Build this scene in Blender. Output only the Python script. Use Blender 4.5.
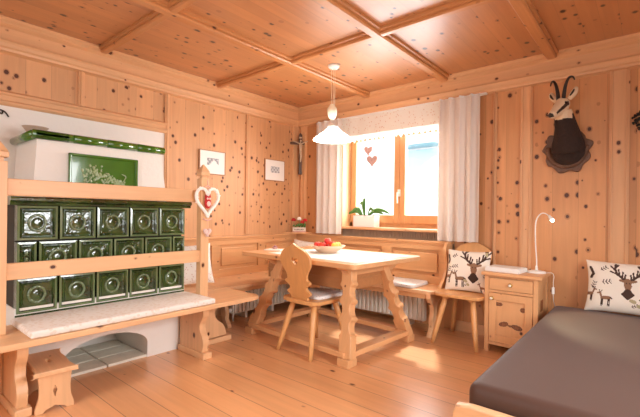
import bpy, bmesh, math, random
import numpy as np
from mathutils import Vector, Matrix
random.seed(7)
PI = math.pi
for o in list(bpy.data.objects): bpy.data.objects.remove(o)
SC = bpy.context.scene
COL = SC.collection

def lin(r, g, b):
    f = lambda c: (c/255/12.92) if c/255 <= .04045 else ((c/255+.055)/1.055)**2.4
    return (f(r), f(g), f(b), 1)

# ------------------------------------------------------------------ camera
yaw, rol = math.radians(39.887), math.radians(.688)
Fv = Vector((-math.sin(yaw), math.cos(yaw), 0)); R0 = Vector((math.cos(yaw), math.sin(yaw), 0)); Zv = Vector((0, 0, 1))
Rv = R0*math.cos(rol)+Zv*math.sin(rol); Uv = -R0*math.sin(rol)+Zv*math.cos(rol)
cam = bpy.data.cameras.new('camera'); co = bpy.data.objects.new('camera', cam); COL.objects.link(co)
mw = Matrix.Identity(4)
for i in range(3): mw[i][0] = Rv[i]; mw[i][1] = Uv[i]; mw[i][2] = -Fv[i]
mw[0][3], mw[1][3], mw[2][3] = 3.697, -3.936, 1.15
co.matrix_world = mw
cam.sensor_width = 36; cam.lens = 395.7/640*36; cam.shift_y = 5.25/640; cam.clip_start = .02
SC.camera = co

# ------------------------------------------------------------------ world, sun, daylight, rear fill, exposure
SC.view_settings.view_transform = 'Standard'; SC.view_settings.look = 'None'
SC.view_settings.gamma = 1; SC.view_settings.use_curve_mapping = False
SC.view_settings.exposure = -0.06
w = bpy.data.worlds.new('daylight'); SC.world = w; w.use_nodes = True
bg = w.node_tree.nodes['Background']; bg.inputs[0].default_value = (.93, .97, 1, 1); bg.inputs[1].default_value = 3.0
def light(name, kind, loc, aim, energy, color=(1, 1, 1), **kw):
    l = bpy.data.lights.new(name, kind); l.energy = energy; l.color = color
    for k, v in kw.items(): setattr(l, k, v)
    o = bpy.data.objects.new(name, l); COL.objects.link(o); o.location = loc
    d = Vector(aim); o.rotation_euler = d.to_track_quat('-Z', 'Y').to_euler()
    return o
light('sun', 'SUN', (0, 3, 5), (.45, -1, -1.5), 5, (1, .97, .92), angle=.05)
light('daylight_side_window', 'AREA', (4.98, -2.2, 1.45), (-1, 0, -.65), 58, (.96, .98, 1), shape='RECTANGLE', size=1.5, size_y=1.2, spread=2.3)
light('rear_fill_light', 'AREA', (2.3, -5.28, 1.5), (0, 1, -.8), 20, (1, .98, .95), shape='RECTANGLE', size=2.6, size_y=1.4, spread=2.0)  # added fill lamp behind the camera, no source is seen there
light('daylight_main_window', 'AREA', (1.47, .36, 1.6), (0, -1, -.1), 58, (.95, .98, 1), shape='RECTANGLE', size=1.3, size_y=1.05)

# ------------------------------------------------------------------ materials
def newmat(name):
    m = bpy.data.materials.new(name); m.use_nodes = True
    return m, m.node_tree.nodes, m.node_tree.links, m.node_tree.nodes['Principled BSDF']
def plain(name, col, rough=.6, metal=0, bump=0, bscale=60, var=0, spec=.5, emit=None, coat=0, sheen=0):
    m, N, L, b = newmat(name)
    b.inputs['Base Color'].default_value = col; b.inputs['Roughness'].default_value = rough
    b.inputs['Metallic'].default_value = metal; b.inputs['Specular IOR Level'].default_value = spec
    b.inputs['Coat Weight'].default_value = coat
    if sheen: b.inputs['Sheen Weight'].default_value = sheen
    if emit: b.inputs['Emission Color'].default_value = emit[0]; b.inputs['Emission Strength'].default_value = emit[1]
    if bump or var:
        tc = N.new('ShaderNodeTexCoord'); n = N.new('ShaderNodeTexNoise'); n.inputs['Scale'].default_value = bscale
        n.inputs['Detail'].default_value = 3; L.new(tc.outputs['Object'], n.inputs['Vector'])
        if bump:
            bp = N.new('ShaderNodeBump'); bp.inputs['Strength'].default_value = bump; bp.inputs['Distance'].default_value = .01
            L.new(n.outputs['Fac'], bp.inputs['Height']); L.new(bp.outputs[0], b.inputs['Normal'])
        if var:
            mx = N.new('ShaderNodeMix'); mx.data_type = 'RGBA'
            mx.inputs['A'].default_value = tuple(c*(1-var) for c in col[:3])+(1,); mx.inputs['B'].default_value = tuple(min(1, c*(1+var)) for c in col[:3])+(1,)
            L.new(n.outputs['Fac'], mx.inputs['Factor']); L.new(mx.outputs['Result'], b.inputs['Base Color'])
    return m
WOODS = {}
def wood(name, col, axis='Z', board=None, bw=.12, knots=1.0, kscale=13, ksize=.16, kstretch=1.3, rough=.42, seam=.55, contrast=.16, kcol=(84, 44, 24), spec=.4, coat=0, halo=.5, coatr=.12):
    """pine: grain runs along axis, boards side by side along 'board'"""
    m, N, L, b = newmat(name)
    tc = N.new('ShaderNodeTexCoord'); sep = N.new('ShaderNodeSeparateXYZ'); L.new(tc.outputs['Object'], sep.inputs[0])
    ai = 'XYZ'.index(axis)
    def mth(op, a, b_=None, c_=None):
        n = N.new('ShaderNodeMath'); n.operation = op
        for i, v in enumerate((a, b_, c_)):
            if v is None: continue
            if isinstance(v, (int, float)): n.inputs[i].default_value = v
            else: L.new(v, n.inputs[i])
        return n.outputs[0]
    def mapped(sc, off=None):
        mp = N.new('ShaderNodeMapping'); L.new(tc.outputs['Object'], mp.inputs['Vector']); mp.inputs['Scale'].default_value = sc
        if off: L.new(off, mp.inputs['Location'])
        return mp.outputs[0]
    off = None; seamf = None; bval = None
    if board:
        bi = 'XYZ'.index(board)
        q = mth('DIVIDE', sep.outputs[bi], bw); fl = mth('FLOOR', q); fr = mth('FRACT', q)
        wn = N.new('ShaderNodeTexWhiteNoise'); wn.noise_dimensions = '1D'; L.new(fl, wn.inputs['W'])
        bval = wn.outputs['Value']
        cmb = N.new('ShaderNodeCombineXYZ'); sh = mth('MULTIPLY', bval, 37.0); L.new(sh, cmb.inputs[ai]); off = cmb.outputs[0]
        d = mth('ABSOLUTE', mth('SUBTRACT', fr, .5)); seamf = mth('GREATER_THAN', d, .5-.0022/bw)
    gs = [26, 26, 26]; gs[ai] = 1.6
    n1 = N.new('ShaderNodeTexNoise'); n1.inputs['Scale'].default_value = 1; n1.inputs['Detail'].default_value = 4; n1.inputs['Distortion'].default_value = .6
    L.new(mapped(gs, off), n1.inputs['Vector'])
    n2 = N.new('ShaderNodeTexNoise'); n2.inputs['Scale'].default_value = 1; n2.inputs['Detail'].default_value = 2
    g2 = [5, 5, 5]; g2[ai] = 1.2; L.new(mapped(g2, off), n2.inputs['Vector'])
    lum = mth('ADD', mth('MULTIPLY', n1.outputs['Fac'], contrast*2), mth('MULTIPLY', n2.outputs['Fac'], contrast*1.2))
    lum = mth('ADD', lum, 1-contrast*1.6)
    if bval is not None: lum = mth('MULTIPLY', lum, mth('ADD', mth('MULTIPLY', bval, contrast*.9), 1-contrast*.45))
    if seamf is not None: lum = mth('MULTIPLY', lum, mth('SUBTRACT', 1.0, mth('MULTIPLY', seamf, seam)))
    vm = N.new('ShaderNodeVectorMath'); vm.operation = 'SCALE'; vm.inputs[0].default_value = col[:3]; L.new(lum, vm.inputs['Scale'])
    gm = N.new('ShaderNodeGamma'); L.new(vm.outputs[0], gm.inputs[0]); gm.inputs[1].default_value = 1.0
    out = gm.outputs[0]
    if knots:
        ks = [kscale]*3; ks[ai] = kscale/kstretch
        v = N.new('ShaderNodeTexVoronoi'); v.inputs['Scale'].default_value = 1; L.new(mapped(ks, off), v.inputs['Vector'])
        sc = N.new('ShaderNodeSeparateColor'); L.new(v.outputs['Color'], sc.inputs[0])
        thr = mth('MULTIPLY', mth('POWER', sc.outputs[0], 1.25), ksize*knots)
        nn = N.new('ShaderNodeTexNoise'); nn.inputs['Scale'].default_value = 90; L.new(tc.outputs['Object'], nn.inputs['Vector'])
        dist = mth('ADD', v.outputs['Distance'], mth('MULTIPLY', mth('SUBTRACT', nn.outputs['Fac'], .5), .05))
        def ms(mul, soft):
            mr = N.new('ShaderNodeMapRange'); mr.interpolation_type = 'SMOOTHSTEP'
            L.new(mth('SUBTRACT', dist, mth('MULTIPLY', thr, mul)), mr.inputs['Value'])
            mr.inputs['From Min'].default_value = 0; mr.inputs['From Max'].default_value = soft
            mr.inputs['To Min'].default_value = 1; mr.inputs['To Max'].default_value = 0
            return mr.outputs[0]
        big = mth('GREATER_THAN', thr, ksize*.12)
        h = mth('MULTIPLY', mth('MULTIPLY', ms(1.2, .03), big), halo)
        k = mth('MULTIPLY', ms(.85, .015), big)
        mx = N.new('ShaderNodeMix'); mx.data_type = 'RGBA'; L.new(h, mx.inputs['Factor']); L.new(out, mx.inputs['A'])
        mx.inputs['B'].default_value = tuple(c*f_ for c, f_ in zip(col[:3], (.5, .36, .3)))+(1,)
        m2 = N.new('ShaderNodeMix'); m2.data_type = 'RGBA'; L.new(k, m2.inputs['Factor']); L.new(mx.outputs['Result'], m2.inputs['A'])
        m2.inputs['B'].default_value = lin(*kcol); out = m2.outputs['Result']
    L.new(out, b.inputs['Base Color'])
    b.inputs['Roughness'].default_value = rough; b.inputs['Specular IOR Level'].default_value = spec; b.inputs['Coat Weight'].default_value = coat
    b.inputs['Coat Roughness'].default_value = coatr
    WOODS[name] = m
    return m
WALLC = lin(217, 164, 118); FURN = lin(220, 166, 116)
W_wall_y = wood('pine_panel_left', WALLC, 'Z', 'Y', .17, 1.0, kscale=17, ksize=.29, kstretch=1.15, rough=.45, seam=.2)
W_wall_x = wood('pine_panel_back', lin(208, 148, 98), 'Z', 'X', .19, 1.0, kscale=13, ksize=.28, kstretch=1.2, rough=.42, seam=.2)
W_ceil = wood('pine_ceiling', lin(194, 132, 82), 'Y', 'X', .11, 1.0, kscale=13, ksize=.27, kstretch=1.3, rough=.4, coat=1.0, coatr=.42, seam=.12, kcol=(44, 22, 12))
W_tx = wood('pine_trim_x', lin(222, 170, 124), 'X', knots=.8, kscale=10, ksize=.19, rough=.42)
W_ty = wood('pine_trim_y', lin(222, 170, 124), 'Y', knots=.8, kscale=10, ksize=.19, rough=.42)
W_bx = wood('beam_pine_x', lin(200, 138, 86), 'X', knots=.8, kscale=10, ksize=.19, rough=.4, coat=.4, coatr=.35)
W_by = wood('beam_pine_y', lin(200, 138, 86), 'Y', knots=.8, kscale=10, ksize=.19, rough=.4, coat=.4, coatr=.35)
W_tz = wood('pine_trim_z', lin(222, 170, 124), 'Z', knots=.8, kscale=10, ksize=.19, rough=.42)
W_fx = wood('pine_furniture_x', FURN, 'X', knots=.8, kscale=9, ksize=.19, rough=.36)
W_fy = wood('pine_furniture_y', FURN, 'Y', knots=.8, kscale=9, ksize=.19, rough=.36)
W_fz = wood('pine_furniture_z', FURN, 'Z', knots=.8, kscale=9, ksize=.19, rough=.36)
W_px = wood('pale_pine_x', lin(228, 180, 134), 'X', knots=.8, kscale=9, ksize=.19, rough=.4, contrast=.2)
W_py = wood('pale_pine_y', lin(228, 180, 134), 'Y', knots=.8, kscale=9, ksize=.19, rough=.4, contrast=.2)
W_pz = wood('pale_pine_z', lin(228, 180, 134), 'Z', knots=.8, kscale=9, ksize=.19, rough=.4, contrast=.2)
W_floor = wood('pine_floor', lin(228, 168, 116), 'X', 'Y', .195, .8, kscale=6.5, ksize=.1, kstretch=1.6, rough=.3, seam=.6, contrast=.15, kcol=(96, 52, 24), spec=.5, coat=.6, coatr=.25)
W_chair = wood('chair_wood', lin(214, 156, 98), 'Z', knots=.6, kscale=9, ksize=.1, rough=.34)
W_chair_y = wood('chair_wood_seat', lin(214, 156, 98), 'Y', knots=.6, kscale=9, ksize=.1, rough=.34)
W_grey = wood('worn_oak_stretcher', lin(198, 162, 122), 'X', knots=0, rough=.5, contrast=.3)
M_plaster = plain('white_plaster', lin(240, 234, 226), .85, bump=.25, bscale=30)
M_cream = plain('cream_wall', lin(236, 226, 212), .85)
M_stone = plain('stone_slab', lin(228, 222, 206), .8, var=.25, bscale=9)
M_white = plain('white_plastic', lin(240, 238, 232), .4)
M_rad = plain('radiator_enamel', lin(246, 240, 226), .35)
M_dark = plain('dark_recess', lin(60, 48, 38), .8)
M_brass = plain('brass', lin(190, 150, 80), .3, metal=1)
M_knot = plain('dark_knot_figure', lin(138, 84, 48), .45)
M_knot2 = plain('dark_knot_core', lin(78, 42, 24), .45)
M_red = plain('red_felt', lin(190, 40, 40), .8)
M_green_leaf = plain('leaf_green', lin(84, 132, 58), .45, var=.25, bscale=20)
M_choc = plain('brown_jersey_sheet', lin(76, 48, 35), .6, bump=.15, bscale=300, sheen=.1)

def glaze():
    m, N, L, b = newmat('green_glaze')
    tc = N.new('ShaderNodeTexCoord'); n = N.new('ShaderNodeTexNoise'); n.inputs['Scale'].default_value = 7; n.inputs['Detail'].default_value = 4
    L.new(tc.outputs['Object'], n.inputs['Vector'])
    mx = N.new('ShaderNodeMix'); mx.data_type = 'RGBA'; mx.inputs['A'].default_value = lin(18, 36, 12); mx.inputs['B'].default_value = lin(74, 96, 46)
    mr = N.new('ShaderNodeMapRange'); mr.inputs['From Min'].default_value = .3; mr.inputs['From Max'].default_value = .7
    L.new(n.outputs['Fac'], mr.inputs['Value']); L.new(mr.outputs[0], mx.inputs['Factor']); L.new(mx.outputs['Result'], b.inputs['Base Color'])
    n2 = N.new('ShaderNodeTexNoise'); n2.inputs['Scale'].default_value = 22; L.new(tc.outputs['Object'], n2.inputs['Vector'])
    bp = N.new('ShaderNodeBump'); bp.inputs['Strength'].default_value = .8; bp.inputs['Distance'].default_value = .008
    L.new(n2.outputs['Fac'], bp.inputs['Height']); L.new(bp.outputs[0], b.inputs['Normal'])
    b.inputs['Roughness'].default_value = .1; b.inputs['Specular IOR Level'].default_value = .8; b.inputs['Coat Weight'].default_value = .6; b.inputs['Coat Roughness'].default_value = .05
    return m
M_glaze = glaze()
M_glaze2 = plain('bright_green_glaze', lin(66, 112, 30), .12, spec=.7, coat=.6, var=.15, bscale=12)
M_glaze_pale = plain('pale_glaze_edge', lin(104, 122, 84), .12, spec=.8, coat=.6)  # paler green for tile borders and wreaths
def cloth_mat(name, base, spot, scale=60, thr=.22, trans=0.0, stripes=None, rough=.9):
    m, N, L, b = newmat(name)
    tc = N.new('ShaderNodeTexCoord'); v = N.new('ShaderNodeTexVoronoi'); v.inputs['Scale'].default_value = scale
    L.new(tc.outputs['Object'], v.inputs['Vector'])
    mr = N.new('ShaderNodeMapRange'); mr.inputs['From Min'].default_value = thr; mr.inputs['From Max'].default_value = thr+.12
    L.new(v.outputs['Distance'], mr.inputs['Value'])
    mx = N.new('ShaderNodeMix'); mx.data_type = 'RGBA'; mx.inputs['A'].default_value = spot; mx.inputs['B'].default_value = base
    L.new(mr.outputs[0], mx.inputs['Factor']); col = mx.outputs['Result']
    if stripes:
        sx = N.new('ShaderNodeSeparateXYZ'); L.new(tc.outputs['Object'], sx.inputs[0])
        a = N.new('ShaderNodeMath'); a.operation = 'DIVIDE'; a.inputs[1].default_value = stripes[0]; L.new(sx.outputs[stripes[2]], a.inputs[0])
        c = N.new('ShaderNodeMath'); c.operation = 'FRACT'; L.new(a.outputs[0], c.inputs[0])
        d = N.new('ShaderNodeMath'); d.operation = 'LESS_THAN'; d.inputs[1].default_value = .1; L.new(c.outputs[0], d.inputs[0])
        m2 = N.new('ShaderNodeMix'); m2.data_type = 'RGBA'; L.new(d.outputs[0], m2.inputs['Factor']); L.new(col, m2.inputs['A']); m2.inputs['B'].default_value = stripes[1]; col = m2.outputs['Result']
    L.new(col, b.inputs['Base Color']); b.inputs['Roughness'].default_value = rough; b.inputs['Specular IOR Level'].default_value = .2
    if trans:
        t = N.new('ShaderNodeBsdfTranslucent'); L.new(col, t.inputs[0]); ms = N.new('ShaderNodeMixShader'); ms.inputs[0].default_value = trans
        L.new(b.outputs[0], ms.inputs[1]); L.new(t.outputs[0], ms.inputs[2]); L.new(ms.outputs[0], N['Material Output'].inputs[0])
    return m
M_curtain = cloth_mat('curtain_cotton', lin(240, 228, 218), lin(238, 224, 212), 40, .1, .2)
M_valance = cloth_mat('valance_print', lin(244, 238, 228), lin(226, 196, 176), 34, .16, .1)
M_lace = cloth_mat('white_lace', lin(250, 248, 244), lin(238, 232, 224), 120, .2, .3)
M_mat = cloth_mat('bench_mat_print', lin(238, 230, 222), lin(230, 216, 202), 34, .3)
M_pillow_dot = cloth_mat('dotted_cushion_print', lin(242, 234, 224), lin(205, 160, 140), 45, .14)
M_pad = cloth_mat('grey_white_pad', lin(228, 224, 220), lin(170, 160, 156), 50, .14)
M_linen = plain('white_linen', lin(246, 243, 238), .85, bump=.1, bscale=200)
def glassmat():
    m, N, L, b = newmat('window_glass')
    t = N.new('ShaderNodeBsdfTransparent'); g = N.new('ShaderNodeBsdfGlossy'); g.inputs['Roughness'].default_value = .02
    ms = N.new('ShaderNodeMixShader'); ms.inputs[0].default_value = .06
    L.new(t.outputs[0], ms.inputs[1]); L.new(g.outputs[0], ms.inputs[2]); L.new(ms.outputs[0], N['Material Output'].inputs[0])
    return m
M_glass = glassmat()

# ------------------------------------------------------------------ mesh helpers
def frame(origin, xd, yd):
    x = Vector(xd).normalized(); y = Vector(yd).normalized(); z = x.cross(y).normalized(); y = z.cross(x)
    m = Matrix.Identity(4)
    for i in range(3): m[i][0] = x[i]; m[i][1] = y[i]; m[i][2] = z[i]; m[i][3] = origin[i]
    return m
class MB:
    def __init__(s): s.bm = bmesh.new()
    def _mat(s, faces, mi):
        for f in faces: f.material_index = mi
    def box(s, x0, x1, y0, y1, z0, z1, bev=0, mi=0, seg=2, M=None):
        c = Matrix.Translation(((x0+x1)/2, (y0+y1)/2, (z0+z1)/2)) @ Matrix.Diagonal((x1-x0, y1-y0, z1-z0, 1))
        if M: c = M @ c
        t = bmesh.new(); bmesh.ops.create_cube(t, size=1, matrix=c)
        if bev: bmesh.ops.bevel(t, geom=t.edges[:], offset=bev, segments=seg, affect='EDGES', profile=.5)
        s.add(t, mi); return s
    def add(s, t, mi=None):
        if mi is not None:
            for f in t.faces: f.material_index = mi
        me = bpy.data.meshes.new('t'); t.to_mesh(me); t.free(); s.bm.from_mesh(me); bpy.data.meshes.remove(me)
    def addmesh(s, me, M=None, mi=None):
        t = bmesh.new(); t.from_mesh(me)
        if M: bmesh.ops.transform(t, matrix=M, verts=t.verts)
        s.add(t, mi)
    def tube(s, pts, rad, seg=10, mi=0, cap=True, flat=1.0):
        pts = [Vector(p) for p in pts]; n = len(pts)
        if not hasattr(rad, '__len__'): rad = [rad]*n
        t = bmesh.new(); rings = []; ref = None
        for i, p in enumerate(pts):
            d = (pts[min(i+1, n-1)]-pts[max(i-1, 0)]).normalized()
            if ref is None:
                ref = Vector((0, 0, 1)) if abs(d.z) < .9 else Vector((1, 0, 0))
            a = ref-d*ref.dot(d)
            a.normalize(); b = d.cross(a); ref = a
            rings.append([t.verts.new(p+(a*math.cos(k*2*PI/seg)+b*math.sin(k*2*PI/seg)*flat)*rad[i]) for k in range(seg)])
        for i in range(n-1):
            for k in range(seg): t.faces.new((rings[i][k], rings[i][(k+1) % seg], rings[i+1][(k+1) % seg], rings[i+1][k]))
        if cap: t.faces.new(rings[0][::-1]); t.faces.new(rings[-1])
        for f in t.faces: f.smooth = True
        s.add(t, mi); return s
    def lathe(s, prof, c=(0, 0, 0), seg=24, mi=0, M=None):
        t = bmesh.new(); rings = []
        for r, z in prof:
            if r < 1e-5: rings.append([t.verts.new((0, 0, z))])
            else: rings.append([t.verts.new((r*math.cos(k*2*PI/seg), r*math.sin(k*2*PI/seg), z)) for k in range(seg)])
        for a, b in zip(rings, rings[1:]):
            for k in range(seg):
                k2 = (k+1) % seg
                if len(a) == 1 and len(b) == 1: continue
                if len(a) == 1: f = t.faces.new((a[0], b[k2], b[k]))
                elif len(b) == 1: f = t.faces.new((a[k], a[k2], b[0]))
                else: f = t.faces.new((a[k], a[k2], b[k2], b[k]))
                f.smooth = True
        bmesh.ops.recalc_face_normals(t, faces=t.faces)
        mm = Matrix.Translation(c)
        if M: mm = M @ mm
        bmesh.ops.transform(t, matrix=mm, verts=t.verts); s.add(t, mi); return s
    def ball(s, c, r, mi=0, seg=16, M=None):
        if not hasattr(r, '__len__'): r = (r, r, r)
        t = bmesh.new(); bmesh.ops.create_uvsphere(t, u_segments=seg, v_segments=seg//2+2, radius=1)
        mm = Matrix.Translation(c) @ (M or Matrix.Identity(4)) @ Matrix.Diagonal((*r, 1))
        bmesh.ops.transform(t, matrix=mm, verts=t.verts)
        for f in t.faces: f.smooth = True
        s.add(t, mi); return s
    def prism(s, outlines, th, M, bev=0, mi=0):
        """flat carved board: outline(s) in local xy, centred thickness th, placed with M"""
        if not isinstance(outlines[0][0], (list, tuple)): outlines = [outlines]
        cu = bpy.data.curves.new('t', 'CURVE'); cu.dimensions = '2D'; cu.fill_mode = 'BOTH'
        cu.extrude = max(th/2-bev, 1e-4); cu.bevel_depth = bev; cu.bevel_resolution = 1; cu.offset = -bev
        for ol in outlines:
            sp = cu.splines.new('POLY'); sp.points.add(len(ol)-1)
            for p, q in zip(sp.points, ol): p.co = (q[0], q[1], 0, 1)
            sp.use_cyclic_u = True
        o = bpy.data.objects.new('t', cu); COL.objects.link(o)
        dg = bpy.context.evaluated_depsgraph_get(); me = bpy.data.meshes.new_from_object(o.evaluated_get(dg))
        bpy.data.objects.remove(o); bpy.data.curves.remove(cu)
        t = bmesh.new(); t.from_mesh(me); bpy.data.meshes.remove(me)
        bmesh.ops.remove_doubles(t, verts=t.verts, dist=1e-5); bmesh.ops.transform(t, matrix=M, verts=t.verts)
        bmesh.ops.recalc_face_normals(t, faces=t.faces)
        for f in t.faces: f.smooth = False
        s.add(t, mi); return s
    def profile(s, prof, a, b, outdir, mi=0):
        """moulding: prof = (out, z) closed polygon swept from a to b"""
        a = Vector(a); b = Vector(b); o = Vector(outdir)
        t = bmesh.new(); r1 = [t.verts.new(a+o*p[0]+Zv*p[1]) for p in prof]; r2 = [t.verts.new(b+o*p[0]+Zv*p[1]) for p in prof]; n = len(prof)
        for k in range(n): t.faces.new((r1[k], r1[(k+1) % n], r2[(k+1) % n], r2[k]))
        t.faces.new(r1[::-1]); t.faces.new(r2); bmesh.ops.recalc_face_normals(t, faces=t.faces)
        s.add(t, mi); return s
    def grid(s, fn, nu, nv, mi=0, mfn=None, smooth=True):
        t = bmesh.new(); V = [[t.verts.new(fn(i/nu, j/nv)) for j in range(nv+1)] for i in range(nu+1)]
        for i in range(nu):
            for j in range(nv):
                f = t.faces.new((V[i][j], V[i+1][j], V[i+1][j+1], V[i][j+1])); f.smooth = smooth
                f.material_index = mfn((i+.5)/nu, (j+.5)/nv) if mfn else mi
        s.add(t); return s
    def xform(s, M): bmesh.ops.transform(s.bm, matrix=M, verts=s.bm.verts); return s
def B(*a, **k): return MB().box(*a, **k)
def obj(name, mb, mats, parent=None, shade=None):
    me = bpy.data.meshes.new(name); mb.bm.to_mesh(me); mb.bm.free()
    for m in (mats if isinstance(mats, (list, tuple)) else [mats]): me.materials.append(m)
    o = bpy.data.objects.new(name, me); COL.objects.link(o)
    if parent: o.parent = parent
    return o
def thing(name, label, cat, loc=(0, 0, 0), rz=0, group=None):
    o = bpy.data.objects.new(name, None); COL.objects.link(o); o.empty_display_size = .1
    o.location = loc; o.rotation_euler = (0, 0, rz); o['label'] = label; o['category'] = cat
    if group: o['group'] = group
    return o
def tag(o, label, cat, group=None, kind=None):
    o['label'] = label; o['category'] = cat
    if group: o['group'] = group
    if kind: o['kind'] = kind
    return o
def struct(name, mb, m, parent=None):
    o = obj(name, mb, m, parent)
    if parent is None: o['kind'] = 'structure'
    return o
def copy_tree(o, parent=None):
    c = o.copy(); COL.objects.link(c)
    if parent: c.parent = parent
    for ch in [x for x in bpy.data.objects if x.parent == o]: copy_tree(ch, c)
    return c
def smooth_outline(pts, n=6):
    """closed Catmull-Rom through pts"""
    out = []; m = len(pts)
    for i in range(m):
        p0, p1, p2, p3 = (Vector(pts[(i+k-1) % m]).to_2d() for k in range(4))
        for k in range(n):
            t = k/n
            q = .5*((2*p1)+(-p0+p2)*t+(2*p0-5*p1+4*p2-p3)*t*t+(-p0+3*p1-3*p2+p3)*t**3)
            out.append((q.x, q.y))
    return out
def spline(pts, n=8):
    out = []; P = [Vector(pts[0])]+[Vector(p) for p in pts]+[Vector(pts[-1])]
    for i in range(1, len(P)-2):
        p0, p1, p2, p3 = P[i-1:i+3]
        for k in range(n):
            t = k/n; out.append(.5*((2*p1)+(-p0+p2)*t+(2*p0-5*p1+4*p2-p3)*t*t+(-p0+3*p1-3*p2+p3)*t**3))
    out.append(Vector(pts[-1])); return out
def heart(w, h, n=28, cx=0, cy=0):
    o = []
    for k in range(n):
        t = k*2*PI/n; o.append((cx+w/2*math.sin(t)**3, cy+h/2*(13*math.cos(t)-5*math.cos(2*t)-2*math.cos(3*t)-math.cos(4*t))/14.5))
    return o

# ================================================================== ROOM
H = 2.55; XR = 4.9; YF = -5.2
struct('floor', B(0, XR, YF, 0, -.06, 0), W_floor)
struct('ceiling', B(-.1, XR+.1, YF-.1, .1, H, H+.06), W_ceil)
wl = struct('wall_left', B(-.1, 0, YF, 0, 0, H), W_wall_y)
obj('plaster', B(0, .006, YF, -1.93, 0, 1.93), M_plaster, wl)
fl = MB()
fl.tube(spline([(.012, -3.30, 1.905), (.012, -3.27, 1.925), (.012, -3.235, 1.905), (.012, -3.222, 1.87), (.012, -3.205, 1.862), (.012, -3.2, 1.885)]), .005, 6)
fl.tube(spline([(.012, -3.225, 1.89), (.012, -3.19, 1.88), (.012, -3.165, 1.845)]), .005, 6)
obj('painted_scroll', fl, M_dark, wl)
wx0, wx1, wz0, wz1 = .757, 2.183, 1.0, 2.16
wb = MB()
wb.box(-.1, wx0, 0, .3, 0, H).box(wx1, XR, 0, .3, 0, H).box(wx0, wx1, 0, .3, wz1, H).box(wx0, wx1, 0, .3, 0, .80)
wb.box(wx0, wx1, .12, .3, .80, wz0-.03)
struct('wall_back', wb, W_wall_x)
wr = MB()
wr.box(XR, XR+.1, YF, -2.95, 0, H).box(XR, XR+.1, -1.45, .0, 0, H).box(XR, XR+.1, -2.95, -1.45, 0, .85).box(XR, XR+.1, -2.95, -1.45, 2.05, H)
struct('wall_right', wr, M_cream)
wf = MB()
wf.box(-.1, 1.0, YF-.1, YF, 0, H).box(3.6, XR+.1, YF-.1, YF, 0, H).box(1.0, 3.6, YF-.1, YF, 0, .8).box(1.0, 3.6, YF-.1, YF, 2.2, H)
struct('wall_front', wf, M_cream)
# unseen windows: side one inferred from tile reflections, rear one added for fill light
for nm, mb in (('window_2', MB().box(XR+.02, XR+.06, -2.95, -2.89, .85, 2.05).box(XR+.02, XR+.06, -1.51, -1.45, .85, 2.05).box(XR+.02, XR+.06, -2.95, -1.45, .85, .92).box(XR+.02, XR+.06, -2.95, -1.45, 1.98, 2.05).box(XR+.02, XR+.06, -2.24, -2.16, .85, 2.05)),
               ('rear_fill_window', MB().box(1.0, 1.06, YF-.06, YF-.02, .8, 2.2).box(3.54, 3.6, YF-.06, YF-.02, .8, 2.2).box(1, 3.6, YF-.06, YF-.02, .8, .87).box(1, 3.6, YF-.06, YF-.02, 2.13, 2.2).box(2.25, 2.35, YF-.06, YF-.02, .8, 2.2))):
    struct(nm, mb, W_tz)
# cornice
CP = [(0, 2.55), (.105, 2.55), (.105, 2.535), (.085, 2.52), (.085, 2.508), (.066, 2.495), (.055, 2.49), (.055, 2.405), (.075, 2.40), (.08, 2.385), (.07, 2.372), (.062, 2.35), (.05, 2.34), (.045, 2.322), (.02, 2.318), (0, 2.31)]
struct('trim_1', MB().profile(CP, (0, YF, 0), (0, 0, 0), (1, 0, 0)), W_ty)
struct('trim_2', MB().profile(CP, (0, 0, 0), (XR, 0, 0), (0, -1, 0)), W_tx)
tn = 3
def bprof(w, d): return [(-w/2, 0), (-w/2, -.02), (-w/2+.018, -.026), (-w/2+.015, -d+.01), (-w/2+.026, -d), (w/2-.026, -d), (w/2-.015, -d+.01), (w/2-.018, -.026), (w/2, -.02), (w/2, 0)]
for x in (.24+.0, 1.165, 2.09, 3.035, 3.98):
    if x < .5: continue
    struct('trim_%d' % tn, MB().profile(bprof(.11, .055), (x, YF, H), (x, -.09, H), (1, 0, 0)), W_by); tn += 1
for y in (-1.355, -2.53, -3.7):
    struct('trim_%d' % tn, MB().profile(bprof(.09, .05), (.09, y, H), (XR, y, H), (0, 1, 0)), W_bx); tn += 1
# battens and frames on the left wall
def batten_y(y, z0, z1, w=.05):
    m = MB().box(0, .02, y-w/2, y+w/2, z0, z1, .004).box(0, .028, y-w*.18, y+w*.18, z0, z1, .004); return m
for y, z0, z1 in ((-2.677, 2.03, 2.32), (-1.905, .9, 2.32), (-.88, .9, 2.32)):
    struct('trim_%d' % tn, batten_y(y, z0, z1), W_tz); tn += 1
PR = [(0, 1.925), (.02, 1.925), (.03, 1.94), (.03, 1.955), (.018, 1.965), (.018, 2.0), (.028, 2.008), (.028, 2.022), (0, 2.04)]
struct('trim_%d' % tn, MB().profile(PR, (0, YF, 0), (0, -1.905, 0), (1, 0, 0)), W_ty); tn += 1
struct('trim_%d' % tn, B(0, .03, -.12, 0, .86, 2.33, .004), W_tz); tn += 1
def batten_x(x, w, z0=0, z1=2.32):
    return MB().box(x-w/2, x+w/2, -.016, 0, z0, z1, .004).box(x-w/2+.012, x-w/2+.024, -.026, 0, z0, z1, .004).box(x+w/2-.024, x+w/2-.012, -.026, 0, z0, z1, .004)
for x, w_ in ((2.83, .1), (3.5, .13), (2.56, .035), (.12, .1), (4.3, .1)):
    struct('trim_%d' % tn, batten_x(x, w_), W_tz); tn += 1
struct('baseboard_back', B(2.2, XR, -.022, 0, 0, .1, .004), W_tx)
struct('baseboard_left', B(0, .02, -.9, 0, 0, .08, .004), W_ty)

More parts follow.
